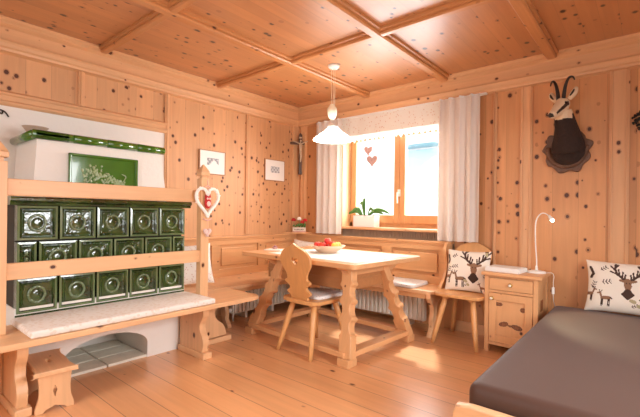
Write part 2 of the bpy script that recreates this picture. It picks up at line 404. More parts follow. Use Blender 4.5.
# ---- window
W_win = wood('window_frame_wood', lin(206, 148, 98), 'Z', knots=0, rough=.4)
win = struct('window_1', MB().box(wx0, wx0+.045, .17, .235, wz0, wz1).box(wx1-.045, wx1, .17, .235, wz0, wz1).box(wx0, wx1, .17, .235, wz1-.045, wz1).box(wx0, wx1, .17, .235, wz0, wz0+.05), W_win)
def sash(x0, x1):
    z0, z1 = wz0+.045, wz1-.04; f = .07
    m = MB()
    for a in ((x0, x0+f, z0, z1), (x1-f, x1, z0, z1)): m.box(a[0], a[1], .145, .205, a[2], a[3], .006)
    m.box(x0+f, x1-f, .147, .203, z0, z0+.1, .005); m.box(x0+f, x1-f, .147, .203, z1-f, z1, .005)
    s = obj('sash', m, W_win, win)
    obj('pane', B(x0+f-.005, x1-f+.005, .17, .18, z0+.09, z1-f+.005), M_glass, s)
mx_ = 1.468
sash(wx0+.04, mx_+.002); sash(mx_+.004, wx1-.04)
hd = MB().box(mx_-.012, mx_+.02, .130, .147, 1.36, 1.44, .004).tube([(mx_+.004, .13, 1.40), (mx_+.004, .095, 1.40)], .009, 8)
hd.tube(spline([(mx_+.004, .10, 1.405), (mx_+.004, .095, 1.36), (mx_+.006, .10, 1.30), (mx_+.004, .10, 1.28)]), .009, 8)
obj('window_handle', hd, M_white, win)
struct('window_sill', MB().box(wx0, wx1, -.0, .17, wz0-.03, wz0, .003).box(.72, 2.22, -.05, .0, wz0-.032, wz0, .01), W_tx)
rv = struct('window_lining', MB().box(wx0-.0, wx0+.012, 0, .17, wz0, wz1).box(wx1-.012, wx1, 0, .17, wz0, wz1).box(wx0, wx1, 0, .17, wz1-.012, wz1), wood('knotty_lining', lin(234, 196, 150), 'Z', knots=1.3, kscale=16, ksize=.2))
rv.name = 'trim_%d' % tn; tn += 1
g = MB().box(wx0, wx1, .03, .045, .80, wz0-.03)
for k in range(72): g.box(wx0+.01+k*.0197, wx0+.02+k*.0197, .012, .03, .82, wz0-.035)
struct('trim_%d' % tn, g, plain('grille_brown', lin(168, 140, 116), .7)); tn += 1

# ---- outside: neighbouring white house with a blue-grey roof window band
nh = thing('neighbour_house', 'white rendered house front seen bright through the window', 'house', (0, 8, 0))
obj('wall', B(-9, 7, 0, .4, -3, 9), plain('white_render', lin(250, 250, 250), .9), nh)
obj('eaves', MB().box(-2.55, -1.35, -.5, 0, 3.32, 3.38), plain('teal_gutter', lin(110, 150, 160), .5), nh)
wn_ = obj('window', MB().box(-2.5, -1.42, -.06, 0, 2.65, 3.25), plain('pale_blue_shutter', lin(170, 205, 225), .4), nh)
for o_, l_ in ((wn_, 'pale blue window'),): o_['label'] = l_
struct('ground', B(-12, 14, .35, 14, -3.1, -3.0), plain('snowy_ground', lin(240, 240, 240), .9))
bpy.data.objects['ground']['label'] = 'pale ground outside the window'

# ================================================================== TILED STOVE
st = thing('tiled_stove', 'green glazed tiled stove with white plaster base and upper block', 'stove', (0, -2.67, 0))
def sy(y): return y+2.67
SX = .65
# base with arch
a0, a1 = -2.99, -2.40
arch = [(sy(a0), .0)]
for k in range(17):
    t = PI-k*PI/16; arch.append((sy((a0+a1)/2)+(a1-a0)/2*math.cos(t), .12+.125*math.sin(t)))
arch.append((sy(a1), 0))
ol = [(sy(-3.26), 0)]+arch+[(sy(-2.085), 0), (sy(-2.085), .53), (sy(-3.26), .53)]
bs = MB().prism(ol, .08, frame((SX-.04, 0, 0), (0, 1, 0), (0, 0, 1)))
bs.box(.01, SX-.08, sy(-3.26), sy(a0)-.01, 0, .53).box(.01, SX-.08, sy(a1)+.01, sy(-2.085), 0, .53).box(.01, SX-.08, sy(a0)-.01, sy(a1)+.01, .26, .53).box(.01, .06, sy(a0)-.01, sy(a1)+.01, 0, .26)
obj('base', bs, M_plaster, st)
# inner vault following the arch + stone floor
vt = MB()
inn = [(sy(a0)-.012, 0), (sy(a0)-.012, .12)]+[(sy((a0+a1)/2)+((a1-a0)/2+.012)*math.cos(PI-k*PI/16), .12+.137*math.sin(k*PI/16)) for k in range(17)]+[(sy(a1)+.012, 0)]
t = bmesh.new(); r1 = [t.verts.new((SX-.075, p[0], p[1])) for p in inn]; r2 = [t.verts.new((.07, p[0], p[1])) for p in inn]
for k in range(len(inn)-1): t.faces.new((r1[k], r1[k+1], r2[k+1], r2[k]))
vt.add(t); obj('vault', vt, M_plaster, st)
sf = MB()
for i in range(3):
    for j in range(2):
        sf.box(.08+.19*i, .26+.19*i, sy(a0)+.3*j, sy(a0)+.29+.3*j, .0, .02, .003)
obj('hearth_slabs', sf, M_stone, st)
obj('core', B(.01, SX-.045, sy(-3.255), sy(-2.09), .46, 1.19), plain('dark_stove_core', lin(52, 44, 30), .7), st)  # plain dark matt colour on the core and its exposed side, no glaze
obj('plinth_tiles', B(SX-.045, SX+.004, sy(-3.257), sy(-2.086), .45, .488, .004), M_glaze, st)
TW = (3.257-2.085)/5; TH = .232
def tile(w, h):
    m = MB(); b = .022
    # bevelled raised border
    def ringf(o, i, xo, xi, mi):
        t = bmesh.new()
        A = [t.verts.new((xo, s*(w/2-o), q*(h/2-o))) for s, q in ((-1, -1), (1, -1), (1, 1), (-1, 1))]
        C = [t.verts.new((xi, s*(w/2-i), q*(h/2-i))) for s, q in ((-1, -1), (1, -1), (1, 1), (-1, 1))]
        for k in range(4): t.faces.new((A[k], A[(k+1) % 4], C[(k+1) % 4], C[k]))
        m.add(t, mi)
    ringf(.001, .005, -.04, .006, 0); ringf(.005, .018, .006, .008, 1); ringf(.018, .028, .008, -.006, 0); ringf(.028, .034, -.006, -.002, 0); ringf(.034, .046, -.002, -.012, 0)
    t = bmesh.new(); i = .046
    if w > .15:
        n = 24; cc = t.verts.new((-.004, 0, 0)); prev = None
        t.verts.remove(cc)
        Vv = [t.verts.new((-.012, s*(w/2-i), q*(h/2-i))) for s, q in ((-1, -1), (1, -1), (1, 1), (-1, 1))]; t.faces.new(Vv); m.add(t, 0)
        # octagonal wreath
        R_ = .046
        P_ = [(.0, R_*math.cos(k*2*PI/16+PI/16)*(1.0), R_*math.sin(k*2*PI/16+PI/16)*1.1) for k in range(17)]
        P_ = [(-.008, y, z) for _, y, z in P_]
        m.tube(P_, .0085, 8, 1, cap=False)
        for k in range(16):
            if k % 2 == 0: m.ball((-.006, R_*math.cos(k*PI/8), R_*1.1*math.sin(k*PI/8)), .0095, 1, 8)
        m.lathe([(.038, -.006), (.03, -.002), (.018, .0), (0, .0005)], M=frame((-.008, 0, 0), (0, 1, 0), (0, 0, 1)), mi=0)
    else:
        Vv = [t.verts.new((-.012, s*(w/2-i), q*(h/2-i))) for s, q in ((-1, -1), (1, -1), (1, 1), (-1, 1))]; t.faces.new(Vv); m.add(t, 0)
        for k in (-1, 0, 1):
            m.ball((-.006, 0, k*.038), (.007, .012, .014), 1, 8); m.tube([(-.008, -.012, k*.038-.018), (-.006, .0, k*.038-.006), (-.008, .012, k*.038-.018)], .004, 6, 1)
    return m
tA = obj('tile', tile(TW-.003, TH-.003), [M_glaze, M_glaze_pale], st); tB = obj('tile', tile(TW/2-.003, TH-.003), [M_glaze, M_glaze_pale], st)
usedA = usedB = False
for r in range(3):
    zc = 1.185-TH*(r+.5)
    if r == 1: cells = [(-3.257+TW*.25, 'B')]+[(-3.257+TW*(k+1), 'A') for k in range(4)]+[(-3.257+TW*4.75, 'B')]
    else: cells = [(-3.257+TW*(k+.5), 'A') for k in range(5)]
    for y, k in cells:
        if k == 'A': o = tA if not usedA else tA.copy()
        else: o = tB if not usedB else tB.copy()
        if (k == 'A' and usedA) or (k == 'B' and usedB): COL.objects.link(o)
        if k == 'A': usedA = True
        else: usedB = True
        o.parent = st; o.location = (SX, sy(y), zc)
cr = MB().profile([(0, 1.183), (SX+.01, 1.183), (SX+.018, 1.195), (SX+.012, 1.2), (SX+.03, 1.212), (SX+.034, 1.226), (SX+.024, 1.236), (0, 1.236)], (0, sy(-3.29), 0), (0, sy(-2.04), 0), (1, 0, 0))
obj('crown_moulding', cr, M_glaze, st)
ub = MB(); t = bmesh.new()
vs = [t.verts.new(v) for v in ((.01, sy(-3.135), 1.236), (.505, sy(-3.135), 1.236), (.505, sy(-2.175), 1.236), (.01, sy(-2.175), 1.236), (.01, sy(-3.115), 1.65), (.5, sy(-3.11), 1.65), (.5, sy(-2.225), 1.65), (.01, sy(-2.225), 1.65))]
for q in ((0, 1, 5, 4), (1, 2, 6, 5), (2, 3, 7, 6), (4, 5, 6, 7), (0, 3, 2, 1), (3, 0, 4, 7)): t.faces.new([vs[i] for i in q])
bmesh.ops.recalc_face_normals(t, faces=t.faces); ub.add(t); obj('upper_block', ub, M_plaster, st)
tt = MB(); y0, y1 = sy(-3.13), sy(-2.21)
tt.tube([(.02, y0, 1.665), (.5, y0, 1.665)], .03, 14).tube([(.515, y0-.015, 1.665), (.515, y0+.2, 1.665)], .031, 14)
for k in range(4):
    a = y0+(y1-y0)*k/4; tt.tube([(.515, a+.003, 1.665), (.515, a+(y1-y0)/4-.003, 1.665)], .031, 14)
tt.box(.02, .52, y0, y1, 1.65, 1.69, .01)
obj('green_rail_tiles', tt, M_glaze2, st)
pn = MB(); pa, pb, pz0, pz1 = sy(-2.925), sy(-2.43), 1.30, 1.565
for (a, b_, c, d) in ((pa, pb, pz1-.02, pz1), (pa, pb, pz0, pz0+.02), (pa, pa+.02, pz0, pz1), (pb-.02, pb, pz0, pz1)): pn.box(.5, .525, a, b_, c, d, .006)
pn.box(.495, .512, pa+.015, pb-.015, pz0+.015, pz1-.015)
p = obj('relief_panel', pn, M_glaze2, st)
rl = MB(); rnd = random.Random(3)
for k in range(130):
    yy = pa+.09+.31*rnd.random(); c_ = .5+.5*math.cos((yy-pa-.18)*16)
    zz = 1.335+.05*rnd.random()+.13*c_*rnd.random()
    r_ = .005+.006*rnd.random()
    rl.ball((.512, yy, zz), (.006, r_, r_*1.2), 0, 8)
for s_ in (0, .12, .24): rl.tube(spline([(.515, pa+.1+s_, 1.335), (.518, pa+.13+s_, 1.37), (.518, pa+.16+s_, 1.42), (.515, pa+.13+s_, 1.44)]), .004, 6)
obj('floral_relief', rl, plain('silvery_green_relief', lin(150, 172, 120), .15, coat=.8, spec=.9), p)
bw_ = MB().lathe([(0, 0), (.04, 0), (.045, .01), (.075, .055), (.082, .062), (.076, .06), (.04, .012), (0, .01)], seg=28)
o = obj('ceramic_bowl', bw_, plain('taupe_ceramic', lin(196, 170, 148), .5)); o.location = (.26, -3.06, 1.691)
tag(o, 'small taupe bowl on top of the stove', 'bowl')

# ================================================================== STOVE BENCH WITH RAILING
sb = thing('stove_bench', 'pale pine bench in front of the stove with two posts and railings', 'bench', (.9, -2.6, 0))
ox, oy = .9, -2.6
def L_(x, y, z): return (x-ox, y-oy, z)
so = [(.66-ox, -4.2-oy), (1.12-ox, -4.2-oy), (1.12-ox, -1.70-oy), (1.10-ox, -1.645-oy), (1.04-ox, -1.625-oy), (.62-ox, -1.625-oy), (.62-ox, -2.07-oy), (.66-ox, -2.07-oy)]
obj('seat', MB().prism(so, .035, Matrix.Translation((0, 0, .4225)), .004), W_py, sb)
def carved_support(x0, x1, y, th=.05):
    """board in the xz plane with an S-carved front edge; returns outline in (x,z)"""
    d = x1
    f = [(d-.01, .405), (d-.01, .34), (d-.03, .30), (d-.055, .26), (d-.05, .21), (d-.02, .17), (d-.005, .12), (d-.015, .07), (d-.02, .05)]
    f = [(a, b) for a, b in f]
    sm = [tuple(v.to_2d()) for v in spline([(a, b, 0) for a, b in f], 4)]
    return [(x0, .405)]+sm+[(x0, .05)]
for y in (-3.30, -2.115):
    s_ = obj('support', MB().prism([(a-ox, b) for a, b in carved_support(.69, 1.03, y)], .055, frame((0, y-oy, 0), (1, 0, 0), (0, 0, 1)), .003), W_pz, sb)
    obj('foot', B(.68-ox, 1.05-ox, y-oy-.04, y-oy+.04, 0, .05, .006), W_px, s_)
ws = [(-2.09, .405), (-1.70, .405)]+[tuple(v.to_2d()) for v in spline([(-1.72, .40, 0), (-1.76, .35, 0), (-1.82, .31, 0), (-1.85, .26, 0), (-1.82, .20, 0), (-1.76, .15, 0), (-1.73, .09, 0), (-1.72, .05, 0)], 4)]+[(-2.09, .05)]
s_ = obj('end_support', MB().prism([(a-oy, b) for a, b in ws], .04, frame((.74-ox, 0, 0), (0, 1, 0), (0, 0, 1)), .003), W_pz, sb)
obj('foot', B(.70-ox, .78-ox, -2.09-oy, -1.68-oy, 0, .045, .006), W_py, s_)
def post(y):
    m = MB().box(.82-ox, .885-ox, y-oy-.037, y-oy+.037, .44, 1.43, .004)
    m.box(.835-ox, .87-ox, y-oy-.022, y-oy+.022, 1.43, 1.455).box(.815-ox, .89-ox, y-oy-.042, y-oy+.042, 1.45, 1.485, .006)
    t = bmesh.new(); bmesh.ops.create_cone(t, cap_ends=True, segments=4, radius1=.054, radius2=.006, depth=.06, matrix=Matrix.Translation((.8525-ox, y-oy, 1.515)) @ Matrix.Rotation(PI/4, 4, 'Z'))
    m.add(t); return m
for y in (-3.385, -2.045): obj('post', post(y), W_pz, sb)
obj('top_rail', B(.84-ox, .87-ox, -3.35-oy, -2.08-oy, 1.233, 1.332, .005), W_py, sb)
obj('middle_rail', B(.84-ox, .87-ox, -3.35-oy, -2.08-oy, .745, .842, .005), W_py, sb)
obj('partition', B(.0-ox+.69, .725-ox, -3.9-oy, -3.33-oy, 0, .405), W_pz, sb)
m = MB().box(.668, 1.105, -3.285, -2.085, .4405, .482, .014, seg=3); o = obj('bench_mat', m, M_mat); tag(o, 'long cream patterned seat mat on the stove bench', 'seat cushion')

# foot stool
fs = thing('foot_stool', 'small pale wooden stool with carved ends below the stove bench', 'stool', (.90, -3.145, 0), math.radians(-4))
to = smooth_outline([(-.20, -.102), (-.19, -.102), (-.11, -.09), (0, -.094), (.11, -.09), (.19, -.102), (.20, -.102), (.202, 0), (.20, .102), (.19, .102), (.11, .09), (0, .094), (-.11, .09), (-.19, .102), (-.20, .102), (-.202, 0)], 4)
hole = [(.035*math.cos(k*PI/8), .013*math.sin(k*PI/8)) for k in range(16)]
obj('seat', MB().prism([to, hole], .028, Matrix.Translation((0, 0, .228)), .004), W_px, fs)
for s in (-1, 1):
    e = [(-.082, .214), (.082, .214)]+[tuple(v.to_2d()) for v in spline([(.082, .2, 0), (.077, .14, 0), (.080, .08, 0), (.094, .03, 0), (.096, .0, 0)], 5)]
    e += [tuple(v.to_2d()) for v in spline([(.058, 0, 0), (.045, .015, 0), (.015, .025, 0), (0, .032, 0), (-.015, .025, 0), (-.045, .015, 0), (-.058, 0, 0)], 4)]
    e += [tuple(v.to_2d()) for v in spline([(-.096, 0, 0), (-.094, .03, 0), (-.080, .08, 0), (-.077, .14, 0), (-.082, .2, 0)], 5)]
    cut = smooth_outline([(0, .145), (.006, .13), (.010, .115), (.005, .10), (0, .08), (-.005, .10), (-.010, .115), (-.006, .13)], 4)
    obj('end_board', MB().prism([e, cut], .024, frame((s*.165, 0, 0), (0, 1, 0), (0, 0, 1)), .002), W_pz, fs)
obj('stretcher', B(-.155, .155, -.012, .012, .15, .19, .003), W_px, fs)

# ================================================================== CORNER BENCH
cb = thing('corner_bench', 'L-shaped pine corner bench with panelled backrest under the window', 'bench', (0, 0, 0))
rc = [(.61, -.46)]
so = [(.03, -.03), (.03, -2.03), (.605, -2.03), (.605, -1.62), (.61, -1.60), (.61, -.46), (2.08, -.46)]+[(2.08+.09*math.sin(a*PI/12), -.37-.09*math.cos(a*PI/12)) for a in range(1, 7)]+[(2.17, -.03)]
obj('seat', MB().prism(so, .035, Matrix.Translation((0, 0, .4225)), .004), W_px, cb)
def back_panel(length, cuts, zt):
    """frame with recessed field panels in local (s,z)"""
    ol = [[(0, .44), (length, .44), (length, zt), (0, zt)]]
    for a, b_ in cuts: ol.append([(a, .52), (b_, .52), (b_, .79), (a, .79)])
    return ol
# left backrest (plane x)
cutsL = [(.08, .62), (.72, 1.28), (1.38, 1.92)]
bl = MB().prism(back_panel(1.98, cutsL, .86), .03, frame((.045, -2.02, 0), (0, 1, 0), (0, 0, 1)), .002)
bl.box(.01, .036, -2.02, -.04, .46, .85).box(.0, .085, -2.02, -.03, .86, .885, .006).box(.03, .07, -2.02, -.04, .84, .862, .004)
for a, b_ in cutsL: bl.box(.034, .048, -2.02+a+.035, -2.02+b_-.035, .555, .755, .006)
obj('backrest', bl, W_fy, cb)
cutsB = [(.10, .62), (.74, 1.34), (1.46, 2.02)]
bb = MB().prism(back_panel(2.12, cutsB, .86), .03, frame((.04, -.055, 0), (1, 0, 0), (0, 0, 1)), .002)
bb.box(.04, 2.16, -.036, -.01, .46, .85).box(.03, 2.18, -.095, -.0, .86, .885, .006).box(.04, 2.16, -.08, -.04, .84, .862, .004)
for a, b_ in cutsB: bb.box(.04+a+.035, .04+b_-.035, -.058, -.034, .555, .755, .006)
obj('backrest', bb, W_fx, cb)
obj('corner_shelf', MB().prism([(.03, -.03), (.03, -.30), (.30, -.03)], .02, Matrix.Translation((0, 0, .895)), .003), W_fx, cb)
en = [(-.02, .44), (-.36, .44)]+[tuple(v.to_2d()) for v in spline([(-.36, .47, 0), (-.30, .52, 0), (-.25, .60, 0), (-.235, .68, 0), (-.26, .75, 0), (-.29, .80, 0), (-.30, .86, 0)], 5)]+[(-.02, .885)]
en = [(-.02, .44), (-.30, .44)]+[tuple(v.to_2d()) for v in spline([(-.29, .47, 0), (-.22, .52, 0), (-.165, .60, 0), (-.155, .68, 0), (-.18, .76, 0), (-.19, .82, 0), (-.15, .875, 0)], 5)]+[(-.02, .885)]
obj('arm_board', MB().prism(en, .03, frame((2.155, 0, 0), (0, 1, 0), (0, 0, 1)), .003), W_fz, cb)
def leg_board(org, xd, w=.22):
    e = [(-.02, .405), (w, .405)]+[tuple(v.to_2d()) for v in spline([(w, .37, 0), (w-.03, .33, 0), (w-.075, .28, 0), (w-.08, .21, 0), (w-.06, .15, 0), (w-.065, .08, 0), (w-.03, .03, 0), (w-.02, 0, 0)], 5)]+[(w-.1, 0)]+[tuple(v.to_2d()) for v in spline([(w-.11, .04, 0), (w-.135, .12, 0), (w-.15, .22, 0), (w-.17, .3, 0), (-.02, .36, 0)], 5)]
    return MB().prism(e, .045, frame(org, xd, (0, 0, 1)), .004)
obj('leg', leg_board((2.11, -.20, 0), (0, -1, 0), .25), W_pz, cb)
obj('leg', leg_board((.25, -1.47, 0), (1, 0, 0), .25), W_pz, cb)
obj('seat_rail', MB().box(.66, 2.08, -.44, -.42, .36, .405, .003), W_fx, cb)
obj('seat_rail', MB().box(.55, .57, -1.95, -.5, .36, .405, .003), W_fy, cb)
# radiators
def radiator(length):
    m = MB().box(0, length, .006, .07, 0, .33, .006); k = 0
    n = int(length/.052)
    for i in range(n): m.box(.008+i*.052, .008+i*.052+.034, -.016, .01, .012, .318, .006)
    m.box(0, length, -.004, .07, .318, .334, .004)
    return m
r = thing('radiator', 'white ribbed radiator under the window side of the corner bench', 'radiator', (.55, -.22, .08))
obj('panel', radiator(1.41), M_rad, r); [obj('bracket', B(a, a+.03, .05, .17, -.08, .3), M_rad, r) for a in (.2, 1.2)]
r = thing('radiator', 'white ribbed radiator under the wall side of the corner bench', 'radiator', (.34, -1.32, .08), PI/2)
obj('panel', radiator(.86), M_rad, r); [obj('bracket', B(a, a+.03, .05, .32, -.08, .3), M_rad, r) for a in (.2, .6)]
obj('valve', MB().tube([(.02, .03, 0), (.02, .03, -.08)], .01, 8).ball((-.02, .03, .04), .022), M_white, r)

# ================================================================== TABLE
TB = thing('dining_table', 'pine trestle dining table with scalloped splayed legs', 'table', (1.365, -1.03, 0), math.radians(-3.5))
TR = Matrix.Translation((1.365, -1.03, 0)) @ Matrix.Rotation(math.radians(-3.5), 4, 'Z')
def rrect(w, d, r, n=4):
    o = []
    for cx, cy, a in ((w/2-r, d/2-r, 0), (-w/2+r, d/2-r, PI/2), (-w/2+r, -d/2+r, PI), (w/2-r, -d/2+r, 3*PI/2)):
        for k in range(n+1): o.append((cx+r*math.cos(a+k*PI/2/n), cy+r*math.sin(a+k*PI/2/n)))
    return o
obj('tabletop', MB().prism(rrect(1.41, .99, .05), .038, Matrix.Translation((.01, 0, .759)), .005), W_fx, TB)
ap = MB().box(-.50, .50, -.30, .30, .535, .70, .004).box(-.505, .505, -.305, .305, .615, .62).box(-.52, .52, -.30, -.24, .69, .74, .003).box(-.52, .52, .24, .30, .69, .74, .003)
A_ = obj('drawer_box', ap, wood('dark_pine', lin(176, 122, 78), 'X', knots=.8, kscale=8, ksize=.12), TB)  # drawer box in a darker pine than the tabletop
for s in (-1, 1):
    be = smooth_outline([(-.40, .74), (-.36, .69), (-.30, .68), (-.27, .655), (.27, .655), (.30, .68), (.36, .69), (.40, .74)], 4)
    be = [(-.41, .74), (-.40, .715), (-.35, .70), (-.33, .675), (-.29, .66), (.29, .66), (.33, .675), (.35, .70), (.40, .715), (.41, .74)]
    obj('bearer', MB().prism(be, .07, frame((.50 if s > 0 else -.40, 0, 0), (0, 1, 0), (0, 0, 1)), .003), W_fy, TB)
# scalloped legs
def leg_outline(Lg, w=.058):
    r = [(w, 0), (w, .10), (w*.98, .16)]
    t = .17
    while t < Lg*.70:
        r += [(w*1.08, t), (w*.80, t+.015), (w*.66, t+.04), (w*.64, t+.07), (w*.74, t+.095), (w*1.08, t+.112), (w*1.12, t+.125)]; t += .135
    r += [(w*.9, t+.01), (w*.85, Lg)]
    return r+[(-a, b) for a, b in r[::-1]]
for sx_ in (-1, 1):
    for sy_ in (-1, 1):
        bot = Vector((.60 if sx_ > 0 else -.57, sy_*.425, .05)); top = Vector((.49 if sx_ > 0 else -.31, .17 if sy_ > 0 else -.27, .70))
        ax = (top-bot); Lg = ax.length; ax.normalize()
        xd = Vector((1, 0, 0)); xd = (xd-ax*xd.dot(ax)).normalized()
        Mx = frame(bot, xd, ax)
        l_ = obj('leg', MB().prism(leg_outline(Lg), .075, Mx, .006), W_fz, TB)
        obj('foot', B(bot.x-.055, bot.x+.055, sy_*.425-.055, sy_*.425+.055, 0, .06, .006), W_fx, l_)
for sy_ in (-1, 1): obj('stretcher', B(-.57, .60, sy_*.425-.045, sy_*.425+.045, .062, .102, .005), W_fx, TB)
for sx_ in (-1, 1): obj('stretcher', B((.60 if sx_ > 0 else -.57)-.05, (.60 if sx_ > 0 else -.57)+.05, -.40, .40, .066, .108, .005), W_fy, TB)
def TP(x, y, z): return tuple(TR @ Vector((x, y, z)))
o = obj('tablecloth', MB().grid(lambda u, v: (-.38+1.03*u, -.40+.80*v, .003+.0015*math.sin(u*40)*math.sin(v*31)), 60, 50).box(-.38, .65, -.40, .40, 0, .0025), M_linen)
o.location = TP(0, 0, .778); o.rotation_euler = (0, 0, math.radians(-3.5)); tag(o, 'white square cloth laid flat on the dining table', 'tablecloth')
# fruit bowl
bx, by = 1.33, -.985
o = obj('fruit_bowl', MB().lathe([(0, 0), (.085, 0), (.09, .006), (.125, .03), (.165, .062), (.172, .068), (.165, .07), (.12, .036), (.08, .014), (0, .012)], seg=36), plain('cream_glazed_clay', lin(226, 196, 168), .35)); o.location = (bx, by, .7825)
tag(o, 'wide cream clay bowl holding fruit on the table', 'bowl')
def fruit_mat(n, a, b_):
    m, N, L, p = newmat(n); tc = N.new('ShaderNodeTexCoord'); no = N.new('ShaderNodeTexNoise'); no.inputs['Scale'].default_value = 14
    L.new(tc.outputs['Object'], no.inputs['Vector']); mx = N.new('ShaderNodeMix'); mx.data_type = 'RGBA'; mx.inputs['A'].default_value = lin(*a); mx.inputs['B'].default_value = lin(*b_)
    mr = N.new('ShaderNodeMapRange'); mr.inputs['From Min'].default_value = .4; mr.inputs['From Max'].default_value = .6; L.new(no.outputs['Fac'], mr.inputs['Value'])
    L.new(mr.outputs[0], mx.inputs['Factor']); L.new(mx.outputs['Result'], p.inputs['Base Color']); p.inputs['Roughness'].default_value = .3; return m
mr_ = fruit_mat('red_apple_skin', (196, 34, 30), (222, 70, 48)); mp_ = fruit_mat('peach_skin', (232, 130, 100), (214, 60, 60)); my_ = fruit_mat('yellow_skin', (236, 190, 70), (240, 208, 96))
FR = [(-.085, -.05, .066, .037, mp_, 'blush pink apple at the left side of the fruit bowl'), (-.03, .045, .066, .036, mp_, 'pink apple at the back of the fruit bowl, next to the leftmost'),
      (-.01, -.07, .066, .037, mr_, 'red apple at the front of the fruit bowl'), (.055, .0, .072, .037, mr_, 'deep red apple in the middle of the fruit bowl'),
      (.06, .075, .066, .036, my_, 'yellow apple at the back of the fruit bowl'), (.11, -.025, .068, .036, my_, 'yellow apple at the right side of the fruit bowl'),
      (.0, .0, .105, .035, mp_, 'pink apple topmost in the fruit bowl')]
for dx, dy, dz, r_, mt, lb in FR:
    p = [(0, -.82), (.3, -.9), (.7, -.62), (1, .05), (.86, .62), (.5, .86), (.2, .82), (0, .68)]
    o = obj('apple', MB().lathe([(a*r_, b_*r_) for a, b_ in p], seg=18), mt); o.location = (bx+dx, by+dy, .7825+dz)
    tag(o, lb, 'apple', 'apples in the fruit bowl')
    obj('stem', MB().tube([(0, 0, r_*.68), (.003, 0, r_*1.05)], .0018, 6), M_dark, o)
bk = thing('booklet', 'thin white booklet lying at the left end of the dining table', 'book', (.80, -1.17, .7785), .3)
obj('pages', B(-.09, .09, -.06, .06, 0, .008, .001), M_linen, bk); obj('cover', B(-.092, .092, -.062, .062, .0082, .0095), plain('cream_card', lin(250, 246, 236), .7), bk)
o = obj('small_dish', MB().lathe([(0, 0), (.022, 0), (.03, .018), (.028, .02), (.02, .006), (0, .005)], seg=18).ball((0, 0, .016), .018, 1), [plain('rose_ceramic', lin(200, 150, 140), .4), plain('plum_wax', lin(160, 100, 110), .5)]); o.location = (.77, -1.14, .789)
tag(o, 'tiny rose candle dish standing on the white booklet', 'candle')

# ================================================================== CHAIRS
def chair_outline():
    h = [(.10, .0), (.10, .03), (.13, .05), (.135, .07), (.105, .09), (.10, .11), (.118, .125), (.145, .14), (.146, .16), (.118, .175), (.116, .20), (.13, .235), (.165, .28), (.178, .325), (.172, .365), (.14, .405), (.10, .43), (.06, .445), (.03, .458), (.0, .475)]
    R_ = [tuple(v.to_2d()) for v in spline([(a, b, 0) for a, b in h], 3)]
    return R_+[(-a, b) for a, b in R_[::-1][1:]]
def make_chair(label, loc, rz):
    t = thing('farmhouse_chair', label, 'chair', loc, rz, 'carved farmhouse chairs')
    # local: back at -y, front at +y
    seat = [(-.17, -.20), (.17, -.20), (.215, -.02), (.205, .14), (.15, .20), (-.15, .20), (-.205, .14), (-.215, -.02)]
    obj('seat', MB().prism(smooth_outline(seat, 4), .03, Matrix.Translation((0, 0, .435)), .006), W_chair_y, t)
    [obj('seat_batten', B(a, a+.04, -.15, .15, .395, .42, .004), W_chair_y, t) for a in (-.13, .09)]
    hh = heart(.075, .062, cx=0, cy=.325)
    tilt = math.radians(10)
    Mx = frame((0, -.165, .442), (1, 0, 0), (0, -math.sin(tilt), math.cos(tilt)))
    obj('backrest', MB().prism([chair_outline(), hh], .024, Mx, .004), W_chair, t)
    for sx_ in (-1, 1):
        for sy_ in (-1, 1):
            a = (sx_*.12, sy_*.12, .42); b_ = (sx_*.195, sy_*.235, 0)
            P_ = [Vector(a).lerp(Vector(b_), k/4) for k in range(5)]
            obj('leg', MB().tube(P_, [.024, .026, .024, .021, .016], 10), W_chair, t)
    return t
c1 = make_chair('carved pine chair with heart cut-out tucked against the near side of the table', (1.50, -1.37, 0), math.radians(-4))
c2 = copy_tree(c1); c2.location = (2.39, -.305, 0); c2.rotation_euler = (0, 0, PI); c2['label'] = 'carved pine chair by the wall carrying a deer-print pillow'
def pad(w, d, t_): return MB().prism(rrect(w, d, .05), t_, Matrix.Translation((0, 0, t_/2)), t_*.35)
o = obj('seat_pad', pad(.33, .32, .03), M_pad); o.location = (1.51, -1.33, .4505); o.rotation_euler = (0, 0, math.radians(-4)); tag(o, 'grey and white seat pad on the chair at the table', 'cushion')
o = obj('bench_cushion', pad(.44, .36, .035), M_pad); o.location = (1.74, -.27, .4405); tag(o, 'square white seat cushion at the right end of the window bench', 'cushion')

# ================================================================== PILLOWS
def pillow_mb(w, h, t_, nu, nv, mfn=None, back=0):
    m = MB()
    def f(sgn):
        def g_(u, v):
            a = u*2-1; b_ = v*2-1
            x = a*w/2*(1-.07*(1-b_*b_)*1.0+.0); y = b_*h/2*(1-.07*(1-a*a))
            z = sgn*t_/2*max(0, (1-a**4))**.6*max(0, (1-b_**4))**.6
            return (x, y, z)
        return g_
    m.grid(f(1), nu, nv, 0, mfn)
    m.grid(lambda u, v: f(-1)(1-u, v), nu//4*2, nv//4*2, back)
    return m
def place(o, center, normal, up=(0, 0, 1), roll=0):
    n = Vector(normal).normalized(); u = Vector(up); u = (u-n*u.dot(n)).normalized(); x = u.cross(n)
    R_ = Matrix((x, u, n)).transposed().to_4x4() @ Matrix.Rotation(roll, 4, 'Z')
    o.matrix_world = Matrix.Translation(center) @ R_
